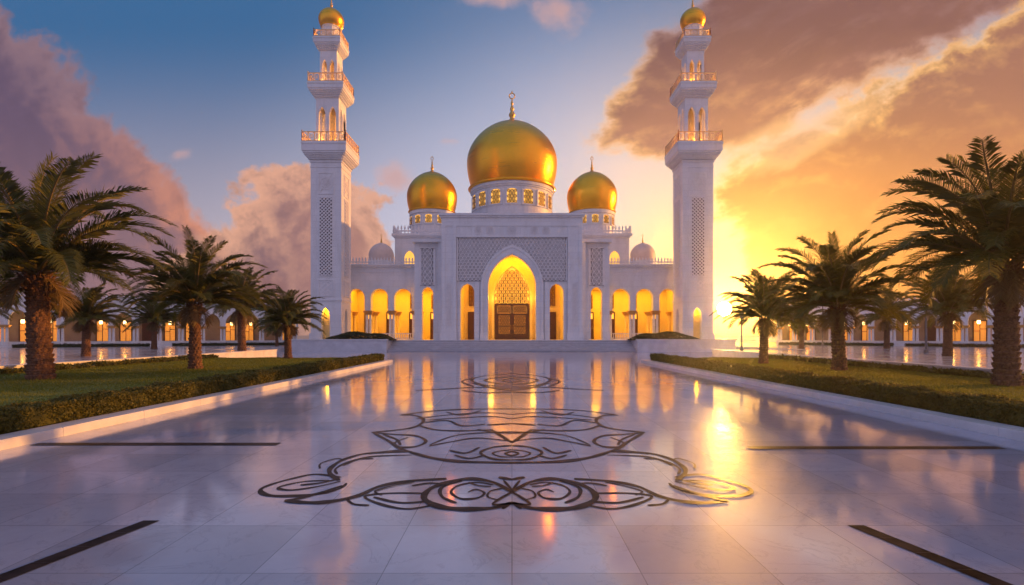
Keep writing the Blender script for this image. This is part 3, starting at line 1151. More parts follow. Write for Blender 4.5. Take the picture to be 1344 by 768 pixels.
mb = MB()
mb.box(-7.62, 7.62, 54.84, 62.0, 14.1, 14.28)
mb.box(-7.76, 7.76, 54.7, 62.1, 14.28, 14.52)
mb.box(-7.52, 7.52, 54.93, 54.998, 13.2, 13.32)
mb.box(-5.98, 5.98, 54.9, 54.998, 12.0, 12.14)
mp('cornice', mb, M['white'], portal)
mb = MB()
OPS = [(0, 2.55, PZ, 6.7, 10.2, 'pointed'), (-4.77, 0.74, PZ, 6.2, 7.1, 'pointed'), (4.77, 0.74, PZ, 6.2, 7.1, 'pointed')]
arch_wall(mb, (0, 55.25), 0, -5.898, 5.898, PZ, 11.998, OPS, 0.85, 16)
wallp = mp('portal_wall', mb, M['white'])
mb = MB()
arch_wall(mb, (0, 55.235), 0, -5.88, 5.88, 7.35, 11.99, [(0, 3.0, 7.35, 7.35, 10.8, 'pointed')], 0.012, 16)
mp('shade_backing', mb, M['recess_shade'], wallp)
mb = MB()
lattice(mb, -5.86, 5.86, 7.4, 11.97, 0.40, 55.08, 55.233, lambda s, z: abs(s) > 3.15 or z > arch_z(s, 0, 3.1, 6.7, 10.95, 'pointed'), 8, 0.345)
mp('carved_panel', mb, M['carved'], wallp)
mb = MB()
arch_band(mb, 55.02, 55.25, 0, 2.55, PZ, 6.7, 10.2, 'pointed', 0.78, 1.05)
arch_band(mb, 54.94, 55.02, 0, 2.62, PZ, 6.7, 10.3, 'pointed', 0.2)
arch_band(mb, 54.94, 55.02, 0, 3.1, PZ, 6.7, 10.95, 'pointed', 0.2)
for sg in (-1, 1):
    mb.box(*sorted((sg * 2.57, sg * 3.4)), 54.88, 55.0, PZ, PZ + 0.75)
mp('arch_surround', mb, M['white'], wallp, False)
for sg in (-1, 1):
    mb = MB()
    arch_band(mb, 55.12, 55.25, sg * 4.77, 0.74, PZ, 6.2, 7.1, 'pointed', 0.2)
    mb.box(sg * 3.72 - 0.22, sg * 3.72 + 0.22, 55.08, 55.25, PZ, 7.3)
    mp('side_arch_surround', mb, M['white'], wallp)


def roundel(cx, cz, r, y):
    mb = MB()
    for a, b, d in ((r, r * 0.84, 0.05), (r * 0.6, r * 0.5, 0.045)):
        rows = []
        for rr, yy in ((a, y), (a, y - d), (b, y - d), (b, y)):
            rows.append([(cx + rr * math.cos(2 * math.pi * k / 20), yy, cz + rr * math.sin(2 * math.pi * k / 20)) for k in range(21)])
        mb.grid(rows)
    for k in range(9):   # loose interlaced strokes
        a = k * 2 * math.pi / 9
        pts = [(cx + r * 0.12 * math.cos(a), y - 0.02, cz + r * 0.12 * math.sin(a)), (cx + r * 0.5 * math.cos(a + 0.7), y - 0.03, cz + r * 0.5 * math.sin(a + 0.7)),
               (cx + r * 0.84 * math.cos(a + 0.2), y - 0.02, cz + r * 0.84 * math.sin(a + 0.2))]
        mb.tube(pts, r * 0.055, 5)
    return mb


for cx, r in ((0, 0.62), (-2.35, 0.5), (2.35, 0.5), (-3.6, 0.46), (3.6, 0.46)):
    mp('carved_roundel', roundel(cx, 12.72, r * 0.92, 54.998), M['carved'], portal)
for sg in (-1, 1):
    mb = MB()
    lattice(mb, sg * 6.7 - 0.28, sg * 6.7 + 0.28, 2.6, 7.2, 0.28, 54.955, 54.998, None, 6, 0.28)
    mp('carved_strip', mb, M['carved'], portal)

# porch behind the three portal arches
mb = MB()
mb.box(-5.88, 5.88, 60.3, 60.6, PZ, 11.19)
for sg in (-1, 1):
    mb.box(*sorted((sg * 5.6, sg * 5.88)), 56.12, 60.3, PZ, 11.19)
    mb.box(*sorted((sg * 2.7, sg * 3.2)), 59.9, 60.3, PZ, 9.9)
mb.box(-5.6, 5.6, 56.12, 60.3, 10.9, 11.19)
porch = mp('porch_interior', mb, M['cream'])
mb = MB()
arch_band(mb, 60.0, 60.3, 0, 2.06, PZ, 6.0, 9.6, 'pointed', 0.3)
mp('inner_arch', mb, M['cream'], porch)
mb, mg = MB(), MB()
arch_plate(mg, 60.26, 60.295, 0, 2.0, 5.25, 6.1, 9.55, 'pointed')
lattice(mb, -1.98, 1.98, 5.3, 9.5, 0.46, 60.19, 60.24, lambda s, z: z + 0.12 < arch_z(s, 0, 1.95, 6.1, 9.5, 'pointed'), 8, 0.44, True, False)
for s in (-1.0, 0, 1.0):
    mb.box(s - 0.04, s + 0.04, 60.15, 60.24, 5.3, 6.4)
build_multi('fanlight', [(mg, M['lit_soft']), (mb, M['screen'])], mosque)
# double door with glazed lattice leaves
mb, mg, ml = MB(), MB(), MB()
mb.box(-1.98, -1.78, 60.05, 60.28, PZ, 5.25)
mb.box(1.78, 1.98, 60.05, 60.28, PZ, 5.25)
mb.box(-1.98, 1.98, 60.03, 60.28, 5.05, 5.27)
mb.box(-1.78, 1.78, 60.08, 60.28, 3.95, 4.12)
mb.box(-0.06, 0.06, 60.04, 60.28, PZ, 5.05)
for sg in (-1, 1):
    mb.box(*sorted((sg * 0.06, sg * 1.78)), 60.10, 60.26, PZ, 1.75)
    mb.box(*sorted((sg * 0.06, sg * 0.2)), 60.10, 60.26, 1.75, 3.95)
    mb.box(*sorted((sg * 1.62, sg * 1.78)), 60.10, 60.26, 1.75, 3.95)
    mb.box(*sorted((sg * 0.06, sg * 1.78)), 60.09, 60.26, 2.6, 2.68)
    a, b = sorted((sg * 0.2, sg * 1.62))
    mg.box(a, b, 60.2, 60.25, 1.75, 3.95)
    mg.box(a, b, 60.2, 60.25, 4.12, 5.05)
    lattice(ml, a, b, 1.75, 3.95, 0.28, 60.12, 60.19, None, 6, 0.26)
    lattice(ml, a, b, 4.2, 4.98, 0.22, 60.12, 60.19, None, 6, 0.28)
door = build_multi('main_door', [(mb, M['wood']), (ml, M['screen'])], mosque)
build('door_glass', mg, M['door_glass'], door)
mb = MB()
for sg in (-1, 1):
    mb.tube([(sg * 0.13, 60.07, 2.2), (sg * 0.13, 60.02, 2.25), (sg * 0.13, 60.02, 2.75), (sg * 0.13, 60.07, 2.8)], 0.02, 6)
build('handle', mb, M['brass'], door)
for sg in (-1, 1):
    mb, ml = MB(), MB()
    mb.box(sg * 4.62 - 0.5, sg * 4.62 + 0.5, 60.12, 60.28, PZ, 4.3)
    lattice(ml, sg * 4.62 - 0.4, sg * 4.62 + 0.4, 5.0, 8.6, 0.27, 60.14, 60.28, None, 6, 0.28)
    build_multi('side_door', [(mb, M['wood']), (ml, M['screen'])], mosque)
    mb = MB()                   # sconce at the springing of the porch arch
    mb.box(sg * 2.95 - 0.2, sg * 2.95 + 0.2, 59.62, 59.9, 5.55, 6.25)
    mp('wall_lamp', mb, M['lamp'])
    lamp_in('wall_lamp_light', 'POINT', (sg * 2.4, 59.0, 5.9), 60, (1.0, 0.5, 0.05), mosque, 0.3)
WARM = (1.0, 0.47, 0.014)
lamp_in('porch_light', 'AREA', (0, 58.2, 10.85), 800, WARM, mosque, 9.5, 3.4)
lamp_in('porch_floor_fill', 'AREA', (0, 57.4, PZ + 0.03), 130, WARM, mosque, 9.5, 1.6, (math.pi, 0, 0))  # unseen upward fill panel added to brighten the porch

# flanking bays and arcaded wings
WOPS = (12.42, 15.1, 17.78)
for sg in (-1, 1):
    S = lambda a, b: sorted((sg * a, sg * b))
    mb = MB()
    arch_wall(mb, (0, 57.0), 0, *S(8.02, 10.75), PZ, 11.75, [(sg * 9.3, 0.62, PZ, 6.2, 6.9, 'pointed')], 0.8, 12)
    a, b = S(7.5, 8.02)
    mb.box(a, b, 56.4, 57.8, PZ, 11.75)
    a, b = S(7.5, 10.75)
    mb.box(a, b, 57.8, 64.4, 7.41, 11.75)
    fl = mp('flanking_bay', mb, M['white'])
    mb = MB()
    a, b = S(7.5, 10.9)
    mb.box(a, b, 56.25, 64.42, 11.75, 12.05)
    mp('cornice', mb, M['white'], fl)
    for a, b in (S(8.02, 8.64), S(9.96, 10.8)):
        mb = MB()
        mb.box(a, b, 56.86, 56.998, PZ, PZ + 0.75)
        mp('plinth', mb, M['white'], fl)
    mb, m2 = MB(), MB()
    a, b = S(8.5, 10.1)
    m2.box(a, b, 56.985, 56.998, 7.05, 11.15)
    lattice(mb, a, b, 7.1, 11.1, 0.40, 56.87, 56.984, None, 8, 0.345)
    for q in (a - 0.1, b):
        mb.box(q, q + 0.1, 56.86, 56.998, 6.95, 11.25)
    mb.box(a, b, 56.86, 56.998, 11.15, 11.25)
    build_multi('carved_panel', [(mb, M['carved']), (m2, M['recess_shade'])], fl)
    # wing wall on columns
    mb = MB()
    arch_wall(mb, (0, 59.0), 0, *S(10.752, 19.25), 4.4, 9.3, [(sg * c, 0.99, 4.4, 5.85, 6.9, 'round') for c in WOPS], 0.75, 12)
    a, b = S(10.752, 19.25)
    mb.box(a, b, 59.75, 65.5, 7.45, 9.298)
    mb.box(a, b, 64.1, 65.5, PZ, 7.45)
    wing = mp('arcade_wing', mb, M['white'])
    mb = MB()
    mb.box(*S(10.7, 19.3), 58.82, 65.7, 9.302, 9.5)
    mb.box(*S(10.6, 19.4), 58.66, 65.8, 9.5, 9.68)
    mp('cornice', mb, M['white'], wing)
    mb = MB()
    mb.box(*S(10.76, 19.2), 58.94, 58.998, 8.75, 8.85)
    mp('string_course', mb, M['white'], wing)
    mb = MB()
    for c in WOPS:
        arch_band(mb, 58.94, 58.998, sg * c, 0.99, 4.42, 5.85, 6.9, 'round', 0.14)
    mp('arch_surround', mb, M['white'], wing)
    mb = MB()
    cresting(mb, [(sg * 10.8, 58.85), (sg * 19.3, 58.85)], 9.68, 0.8, 0.34)
    mp('parapet_cresting', mb, M['carved'], wing)
    for row, yy in enumerate((59.38, 62.0)):
        for xx in (11.1, 13.76, 16.44, 19.0):
            mb, mc = MB(), MB()
            for dx in (-0.19, 0.19):
                mb.lathe([(0.17, PZ + 0.25), (0.165, PZ + 1.2), (0.145, 4.0)], sg * xx + dx, yy, 12)
            mb.box(sg * xx - 0.42, sg * xx + 0.42, yy - 0.26, yy + 0.26, PZ, PZ + 0.25)
            for k in range(4):
                w = 0.3 + 0.055 * k
                mc.box(sg * xx - w - 0.06, sg * xx + w + 0.06, yy - w + 0.05, yy + w - 0.05, 3.95 + k * 0.11, 4.06 + k * 0.11 - 0.002)
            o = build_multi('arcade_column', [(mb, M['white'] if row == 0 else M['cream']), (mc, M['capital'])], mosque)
    mb = MB()
    balustrade(mb, *S(11.4, 18.8), 58.75, PZ, 0.72)
    mp('balustrade', mb, M['white'])
    # lit gallery behind the arcade
    mb = MB()
    mb.box(*S(7.52, 19.24), 63.8, 64.08, PZ, 7.44)
    mb.box(*S(7.52, 7.9), 57.82, 63.8, PZ, 7.2)
    mb.box(*S(19.0, 19.24), 59.77, 63.8, PZ, 7.2)
    mb.box(*S(7.9, 19.24), 59.78, 63.8, 7.2, 7.44)
    mb.box(*S(7.9, 10.7), 57.82, 59.78, 7.2, 7.4)
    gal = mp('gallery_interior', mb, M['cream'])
    for xx in (9.5, 12.1, 14.9, 17.6):
        mb, ml, mg = MB(), MB(), MB()
        x_ = sg * xx
        mb.box(x_ - 0.55, x_ - 0.42, 63.66, 63.8, PZ, 4.3)
        mb.box(x_ + 0.42, x_ + 0.55, 63.66, 63.8, PZ, 4.3)
        mb.box(x_ - 0.55, x_ + 0.55, 63.66, 63.8, 4.3, 4.45)
        mb.box(x_ - 0.42, x_ + 0.42, 63.7, 63.8, PZ, 3.6)
        mg.box(x_ - 0.42, x_ + 0.42, 63.74, 63.8, 3.6, 4.3)
        lattice(ml, x_ - 0.42, x_ + 0.42, 4.9, 6.6, 0.26, 63.68, 63.8, None, 6, 0.28)
        build_multi('gallery_door', [(mb, M['wood']), (ml, M['screen']), (mg, M['lit'])], gal)
    lamp_in('gallery_light', 'AREA', (sg * 14.4, 61.4, 7.15), 520, WARM, mosque, 8.6, 3.0)
    lamp_in('gallery_light', 'AREA', (sg * 9.3, 60.6, 7.15), 290, WARM, mosque, 2.2, 4.0)
    lamp_in('gallery_floor_fill', 'AREA', (sg * 13.6, 60.7, PZ + 0.03), 90, WARM, mosque, 9.8, 1.2, (math.pi, 0, 0))  # added fill shining up from the floor, no visible fitting
    # little white dome on the wing
    mb = MB()
    mb.lathe([(1.42, 9.3), (1.42, 10.3), (1.55, 10.34), (1.55, 10.5), (1.40, 10.52)], sg * 15.8, 62.6, 32)
    mp('small_drum', mb, M['white'])
    mb = MB()
    mb.lathe(dome_profile(1.5, 2.25, 0.34, 0.93, 0.58, 16, 10.5), sg * 15.8, 62.6, 32, True)
    d_ = mp('small_dome', mb, M['beige'], None, True)
    mp('finial', finial_mesh(1.15, sg * 15.8, 62.6, 12.7), M['brass'], d_, True)

# prayer hall block
mb = MB()
mb.box(-14.6, 14.6, 64.5, 95.5, PZ, 13.75)
mb.box(-8.3, 8.3, 68.0, 93.0, 13.75, 17.6)
hall = mp('prayer_hall', mb, M['white'])
mb = MB()
mb.box(-14.75, 14.75, 64.35, 95.6, 13.75, 13.95)
mb.box(-14.95, 14.95, 64.2, 95.7, 13.95, 14.25)
mp('cornice', mb, M['white'], hall)
mb = MB()
cresting(mb, [(14.8, 95), (14.8, 64.35), (-14.8, 64.35), (-14.8, 95)], 14.25, 1.05, 0.42)
mp('parapet_cresting', mb, M['carved'], hall)
for sg in (-1, 1):
    mb, mg = MB(), MB()
    arch_plate(mg, 64.46, 64.498, sg * 12.75, 0.62, 9.8, 11.2, 12.1, 'pointed')
    arch_band(mb, 64.38, 64.498, sg * 12.75, 0.62, 9.8, 11.2, 12.1, 'pointed', 0.2)
    build_multi('hall_window', [(mb, M['white']), (mg, M['lit'])], hall)


def make_dome(cx, cy, r, z0, z1, Rm, H, nwin, wz0, wz1, ww, fh, a0, nm):
    mb = MB()
    mb.lathe([(r * 1.05, z0), (r * 1.05, z0 + 0.3), (r, z0 + 0.35), (r, wz1 + (z1 - wz1) * 0.35), (r * 1.03, wz1 + (z1 - wz1) * 0.42), (r * 1.03, z1 - 0.45), (r * 1.06, z1 - 0.42), (r * 1.06, z1)], cx, cy, 64)
    dr = mp('dome_drum', mb, M['white'])
    for k in range(nwin):
        a = a0 + 2 * math.pi * k / nwin
        ca, sa = math.cos(a), math.sin(a)

        def f(x, y, z):
            yy = y - r
            return (cx + x * ca - yy * sa, cy + x * sa + yy * ca, z)
        mf, mg, mt = MB(), MB(), MB()
        sp = wz1 - ww * 0.18
        arch_plate(mg, -0.03, 0.05, 0, ww / 2, wz0, sp, wz1, 'round', 6)
        arch_band(mf, -0.12, 0.05, 0, ww / 2, wz0, sp, wz1, 'round', ww * 0.16)
        mf.box(-ww * 0.72, ww * 0.72, -0.14, 0.05, wz0 - 0.16, wz0)
        lattice(mt, -ww / 2, ww / 2, wz0, wz1 - ww * 0.1, ww / 3.2, -0.08, -0.03, lambda s, z: z < arch_z(s, 0, ww / 2, sp, wz1, 'round'), 6, 0.34, True, False)
        build_multi('drum_window', [(mf.xform(f), M['white']), (mg.xform(f), M['lit']), (mt.xform(f), M['screen'])], dr)
    mb = MB()
    mb.lathe([(r * 1.01, z1), (r * 1.09, z1 + 0.02), (r * 1.12, z1 + 0.12 * H / 5), (r * 1.09, z1 + 0.2 * H / 5), (Rm * 0.86, z1 + 0.22 * H / 5)], cx, cy, 64, False)
    pr = dome_profile(Rm, H, 0.39, 0.885, 0.60, 26, z1 + 0.15 * H / 5)
    mb.lathe(pr, cx, cy, 72, True)
    dm = mp(nm, mb, M['gold'], None, True)
    mp('finial', finial_mesh(fh, cx, cy, z1 + H * 1.02), M['brass'], dm, True)


make_dome(0, 80, 6.05, 13.75, 23.7, 6.95, 10.5, 16, 20.5, 22.6, 1.45, 5.0, math.pi / 16 * 0, 'central_dome')
make_dome(-10.8, 70, 2.86, 13.95, 18.0, 3.36, 5.5, 12, 16.2, 17.3, 0.85, 2.25, 0.0, 'side_dome')
make_dome(10.8, 70, 2.86, 13.95, 18.0, 3.36, 5.5, 12, 16.2, 17.3, 0.85, 2.25, 0.0, 'side_dome')


# ------------------------------------------------------------------ minarets
def quad4(fn):
    """The same piece on all four sides of a square tower."""
    out = MB()
    for k in range(4):
        m = MB()
        fn(m)
        c, s = round(math.cos(k * math.pi / 2)), round(math.sin(k * math.pi / 2))
        m.xform(lambda x, y, z: (c * x - s * y, s * x + c * y, z))
        off = len(out.v)
        out.v += m.v
        out.f += [tuple(i + off for i in f) for f in m.f]
    return out


def each4(make, name, fn, m, parent):
    """One part for each of the four sides."""
    for k in range(4):
        b = MB()
        fn(b)
        c, s = round(math.cos(k * math.pi / 2)), round(math.sin(k * math.pi / 2))
        b.xform(lambda x, y, z: (c * x - s * y, s * x + c * y, z))
        make(name, b, m, parent)


def sq(mb, h, z0, z1):
    mb.box(-h, h, -h, h, z0, z1)


def make_minaret():
    t = thing('minaret', 'white minaret with three balconies, left of the mosque, sunlit on its inner side', 'minaret', (-19.4, 55.6, PZ), 'minarets of the mosque')
    L = lambda name, mb, m, p=None, smooth=False: build(name, mb, m, p or t, smooth, local=True)
    o = -PZ
    H = 1.6

    def basewall(m):
        arch_wall(m, (0, -H), 0, -H + 0.0, H - 0.55, 0, 5.2 + o, [(-0.05, 0.44, 0, 3.5 + o, 4.5 + o, 'pointed')], 0.55, 8)
    L('base', quad4(basewall), M['white'])
    mb = MB()
    sq(mb, H + 0.10, 5.2 + o, 5.32 + o)
    sq(mb, H, 5.32 + o, 19.9 + o)
    sq(mb, H + 0.05, 19.1 + o, 19.22 + o)
    sq(mb, H + 0.1, 19.65 + o, 19.8 + o)

    def plinth(m):
        for a, b in ((-H - 0.12, -0.62), (0.52, H)):
            m.box(a, b, -H - 0.12, -H + 0.002, 0, 0.7)
    q = quad4(plinth)
    off = len(mb.v)
    mb.v += q.v
    mb.f += [tuple(i + off for i in f) for f in q.f]
    sh = L('shaft', mb, M['white'])
    each4(L, 'base_niche', lambda m: m.box(-0.9, 0.9, -0.90, -0.86, 0, 5.0 + o), M['cream'], t)

    def frames(m):
        for z0, z1, w in ((5.65, 7.4, 0.82), (7.75, 16.05, 0.74), (16.3, 18.6, 0.82)):
            z0 += o
            z1 += o
            m.box(-w, -w + 0.1, -H - 0.07, -H + 0.002, z0, z1)
            m.box(w - 0.1, w, -H - 0.07, -H + 0.002, z0, z1)
            m.box(-w + 0.1, w - 0.1, -H - 0.07, -H + 0.002, z0, z0 + 0.1)
            m.box(-w + 0.1, w - 0.1, -H - 0.07, -H + 0.002, z1 - 0.1, z1)
    each4(L, 'panel_frame', frames, M['white'], sh)
    each4(L, 'shade_backing', lambda m: m.box(-0.64, 0.64, -H - 0.012, -H + 0.002, 7.85 + o, 15.95 + o), M['recess_shade'], sh)

    def lat(m):
        cross_lattice(m, -0.64, 0.64, 7.85 + o, 15.95 + o, 0.37, -H - 0.12, -H - 0.012)
    each4(L, 'carved_panel', lat, M['carved'], sh)

    def med(m):
        r = roundel(0, 17.45 + o, 0.68, -H)
        m.v += r.v
        m.f += r.f
        for s in (-1, 1):
            m.tube([(s * 0.66, -H - 0.03, 16.45 + o), (-s * 0.66, -H - 0.03, 18.45 + o)], 0.035, 4)
    each4(L, 'carved_medallion', med, M['carved'], sh)
    each4(L, 'carved_square', lambda m: cross_lattice(m, -0.7, 0.7, 5.75 + o, 7.3 + o, 0.5, -H - 0.04, -H), M['carved'], sh)

    def balcony(hin, hout, zb, zs, zt, zr):
        mb = MB()
        n = 4
        for k in range(n):
            a = hin + (hout - 0.08 - hin) * (k + 1) / n
            z0, z1 = zb + (zs - zb) * k / n, zb + (zs - zb) * (k + 1) / n
            sq(mb, a, z0 + 0.001, z1)
            m_ = int(a * 2 / 0.2)

            def dent(m):
                for i in range(m_):
                    x = -a + (i + 0.5) * 2 * a / m_
                    m.box(x - 0.05, x + 0.05, -a - 0.07, -a, z0 + 0.02, z1 - 0.005)
            if k < n - 1:
                q = quad4(dent)
                off = len(mb.v)
                mb.v += q.v
                mb.f += [tuple(i + off for i in f) for f in q.f]
        sq(mb, hout, zs, zt)
        sq(mb, hout + 0.06, zt - 0.22, zt - 0.12)
        bal = L('balcony', mb, M['white'])

        def rail(m):
            y = -hout + 0.06
            m.box(-hout, hout, y - 0.05, y + 0.05, zr - 0.09, zr)
            m.box(-hout, hout, y - 0.04, y + 0.04, zt + 0.02, zt + 0.09)
            n_ = max(3, int(hout * 2 / 0.62))
            st = (2 * hout - 0.12) / n_
            for i in range(n_ + 1):
                x = -hout + 0.06 + i * st
                m.box(x - 0.045, x + 0.045, y - 0.045, y + 0.045, zt, zr + (0.14 if i in (0, n_) else 0.0))
                if i < n_:
                    a_, b_ = x + 0.045, x + st - 0.045
                    z0, z1 = zt + 0.09, zr - 0.09
                    cx, cz = (a_ + b_) / 2, (z0 + z1) / 2
                    m.tube([(a_, y, z0), (b_, y, z1)], 0.022, 4)
                    m.tube([(a_, y + 0.02, z1), (b_, y + 0.02, z0)], 0.022, 4)
                    rr = min(b_ - a_, z1 - z0) * 0.3
                    m.tube([(cx + rr * math.cos(w), y - 0.01, cz + rr * math.sin(w)) for w in [2 * math.pi * j / 10 for j in range(11)]], 0.022, 4)
        L('railing', quad4(rail), M['brassy'], bal)

    def tier(h, z0, z1, off_, hw, sp, ap):
        def w(m):
            arch_wall(m, (0, -h), 0, -h, h - 0.3, z0, z1, [(s * off_, hw, z0, sp, ap, 'pointed') for s in (-1, 1)], 0.3, 8)
        mb = quad4(w)
        sq(mb, h, z1, z1 + 0.12)
        tt = L('arched_tier', mb, M['white'])
        mb = MB()
        sq(mb, h * 0.34, z0, z1)
        L('stair_core', mb, M['cream'], tt)

        def bands(m):
            for s in (-1, 1):
                arch_band(m, -h - 0.05, -h, s * off_, hw, z0, sp, ap, 'pointed', 0.08)
        L('arch_surround', quad4(bands), M['white'], tt)
        for a in (45, 225):
            lamp_in('tier_light', 'POINT', (h * 0.55 * math.cos(R(a)), h * 0.55 * math.sin(R(a)), z0 + 0.7), 120 * h, (1.0, 0.36, 0.03), t, 0.15, local=True)

    balcony(1.62, 2.3, 19.9 + o, 20.65 + o, 21.6 + o, 22.62 + o)
    tier(1.2, 21.6 + o, 26.5 + o, 0.55, 0.36, 24.7 + o, 25.6 + o)
    balcony(1.22, 1.86, 26.6 + o, 27.35 + o, 28.0 + o, 28.9 + o)
    tier(0.9, 28.0 + o, 31.6 + o, 0.40, 0.26, 29.9 + o, 30.7 + o)
    balcony(0.92, 1.42, 31.7 + o, 32.35 + o, 32.95 + o, 33.65 + o)
    mb = MB()
    mb.lathe([(1.0, 32.95 + o), (1.0, 33.05 + o), (0.9, 33.1 + o), (0.9, 34.35 + o), (1.0, 34.4 + o), (1.0, 34.62 + o)], 0, 0, 32)
    for k in range(8):
        a = math.pi / 8 + k * math.pi / 4
        mb.lathe([(0.07, 33.05 + o), (0.07, 34.35 + o)], 0.93 * math.cos(a), 0.93 * math.sin(a), 8)
    L('lantern_drum', mb, M['white'])
    mb = MB()
    mb.lathe([(1.02, 34.5 + o), (1.1, 34.56 + o), (1.05, 34.66 + o)], 0, 0, 40, False)
    mb.lathe(dome_profile(1.32, 2.05, 0.4, 0.8, 0.6, 18, 34.6 + o), 0, 0, 40)
    d = L('minaret_dome', mb, M['gold'], None, True)
    L('finial', finial_mesh(1.5, 0, 0, 36.62 + o), M['brass'], d, True)
    lamp_in('niche_light', 'POINT', (0.0, -1.2, 3.0), 35, WARM, t, 0.12, local=True)
    for k in range(3):
        zz, hh = ((21.75, 1.75), (28.1, 1.38), (33.05, 1.15))[k]
        for sx, sy in ((-1, -1), (1, -1), (1, 1)):
            lamp_in('balcony_light', 'POINT', (sx * hh, sy * hh, zz + o + 0.15), (30, 18, 12)[k], (1.0, 0.42, 0.06), t, 0.06, local=True)
    return t


M['brassy'] = simple('gilded_railing', (0.78, 0.52, 0.26), 0.38, metal=0.35, var=0.12, scale=4)
minar = make_minaret()
m2 = copy_tree(minar)
m2.location = (19.4, 55.6, PZ)
m2['label'] = 'white minaret with three balconies, right of the mosque beside the low sun'


# ------------------------------------------------------------------ side colonnades
def colonnade(A, B, lab, lit_bays, lan_lab, lan_group, seed):
    rr = random.Random(seed)
    t = thing('colonnade', lab, 'colonnade', ((A[0] + B[0]) / 2, (A[1] + B[1]) / 2, 0.48), 'arcaded side halls of the courtyard')
    Lg = math.hypot(B[0] - A[0], B[1] - A[1])
    ang = math.atan2(B[1] - A[1], B[0] - A[0])
    ca, sa = math.cos(ang), math.sin(ang)
    W = lambda s, q, z: (A[0] + s * ca - q * sa, A[1] + s * sa + q * ca, z)
    n = int(Lg / 1.9)
    p = Lg / n
    Z = 0.48
    mb = MB()
    arch_wall(mb, A, ang, 0, Lg, 2.55, 4.9, [((i + 0.5) * p, 0.70, 2.55, 2.95, 3.95, 'pointed') for i in range(n)], 0.5, 7)
    arc = build('arcade_wall', mb, M['white'], t)

    def part(name, boxes, m, parent=None, extra=None):
        b = MB()
        for q in boxes:
            b.box(*q)
        if extra:
            extra(b)
        b.xform(W)
        return build(name, b, m, parent or t)
    part('cornice', [(-0.1, Lg + 0.1, -0.16, 3.7, 4.9, 5.06), (-0.2, Lg + 0.2, -0.28, 3.8, 5.06, 5.2)], M['white'], arc)
    b = MB()
    for i in range(n):
        arch_band(b, -0.05, -0.002, (i + 0.5) * p, 0.70, 2.56, 2.95, 3.95, 'pointed', 0.13)
    build('arch_surround', b.xform(W), M['white'], arc)
    b = MB()
    cresting(b, [(0, -0.1), (Lg, -0.1)], 5.2, 0.38, 0.45)
    build('parapet_cresting', b.xform(W), M['carved'], arc)
    part('plinth_wall', [(0, Lg, 0.05, 0.4, Z, 0.92), (-0.02, Lg + 0.02, 0.0, 0.45, 0.92, 1.0)], M['white'])
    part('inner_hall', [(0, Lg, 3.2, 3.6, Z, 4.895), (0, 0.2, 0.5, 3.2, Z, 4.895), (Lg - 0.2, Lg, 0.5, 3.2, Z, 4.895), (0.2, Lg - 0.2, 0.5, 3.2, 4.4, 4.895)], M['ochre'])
    for i in range(n + 1):
        c = min(max(i * p, 0.3), Lg - 0.3)
        b, mc = MB(), MB()
        for d in (-0.15, 0.15):
            b.lathe([(0.125, 1.0), (0.115, 1.6), (0.10, 2.32)], c + d, 0.22, 10)
        b.box(c - 0.3, c + 0.3, -0.04, 0.48, Z, 1.02)
        for k in range(3):
            w = 0.24 + 0.05 * k
            mc.box(c - w - 0.04, c + w + 0.04, 0.22 - w, 0.22 + w, 2.3 + k * 0.085, 2.385 + k * 0.085 - 0.002)
        build_multi('column', [(b.xform(W), M['white']), (mc.xform(W), M['capital'])], t)
    for i in range(n):
        if i in lit_bays or rr.random() < 0.4:
            c = (i + 0.5) * p
            mw, mg, ml = MB(), MB(), MB()
            mw.box(c - 0.55, c - 0.45, 3.08, 3.2, Z, 3.0)
            mw.box(c + 0.45, c + 0.55, 3.08, 3.2, Z, 3.0)
            mw.box(c - 0.55, c + 0.55, 3.08, 3.2, 3.0, 3.12)
            if i in lit_bays:
                mg.box(c - 0.45, c + 0.45, 3.15, 3.2, 1.0, 3.0)
                mw.box(c - 0.45, c + 0.45, 3.1, 3.2, Z, 1.0)
                mw.box(c - 0.03, c + 0.03, 3.1, 3.15, 1.0, 3.0)
                mw.box(c - 0.45, c - 0.03, 3.1, 3.15, 2.0, 2.06)
                mw.box(c + 0.03, c + 0.45, 3.1, 3.15, 2.2, 2.26)
                build_multi('hall_window', [(mw.xform(W), M['wood']), (mg.xform(W), M['lit_dim'])], t)
            else:
                mw.box(c - 0.45, c + 0.45, 3.12, 3.2, Z, 3.0)
                build('hall_door', mw.xform(W), M['wood'], t)
    for i in lit_bays:
        c = (i + 0.5) * p
        x, y, _ = W(c, 1.6, 0)
        lt = thing('hanging_lantern', lan_lab, 'lantern', (x, y, 4.4), lan_group)
        b = MB()
        b.lathe([(0.03, -0.02), (0.012, -0.03), (0.012, -1.2), (0.09, -1.25), (0.13, -1.32)], 0, 0, 8)
        b.lathe([(0.12, -1.68), (0.06, -1.74), (0.01, -1.84)], 0, 0, 8)
        build('lantern_frame', b, M['brass'], lt, local=True)
        b = MB()
        b.lathe([(0.12, -1.325), (0.15, -1.5), (0.115, -1.675)], 0, 0, 8)
        build('lantern_glass', b, M['lamp'], lt, local=True)
        lamp_in('lantern_light', 'POINT', (0, 0, -1.95), 17, (1.0, 0.36, 0.03), lt, 0.12, local=True)
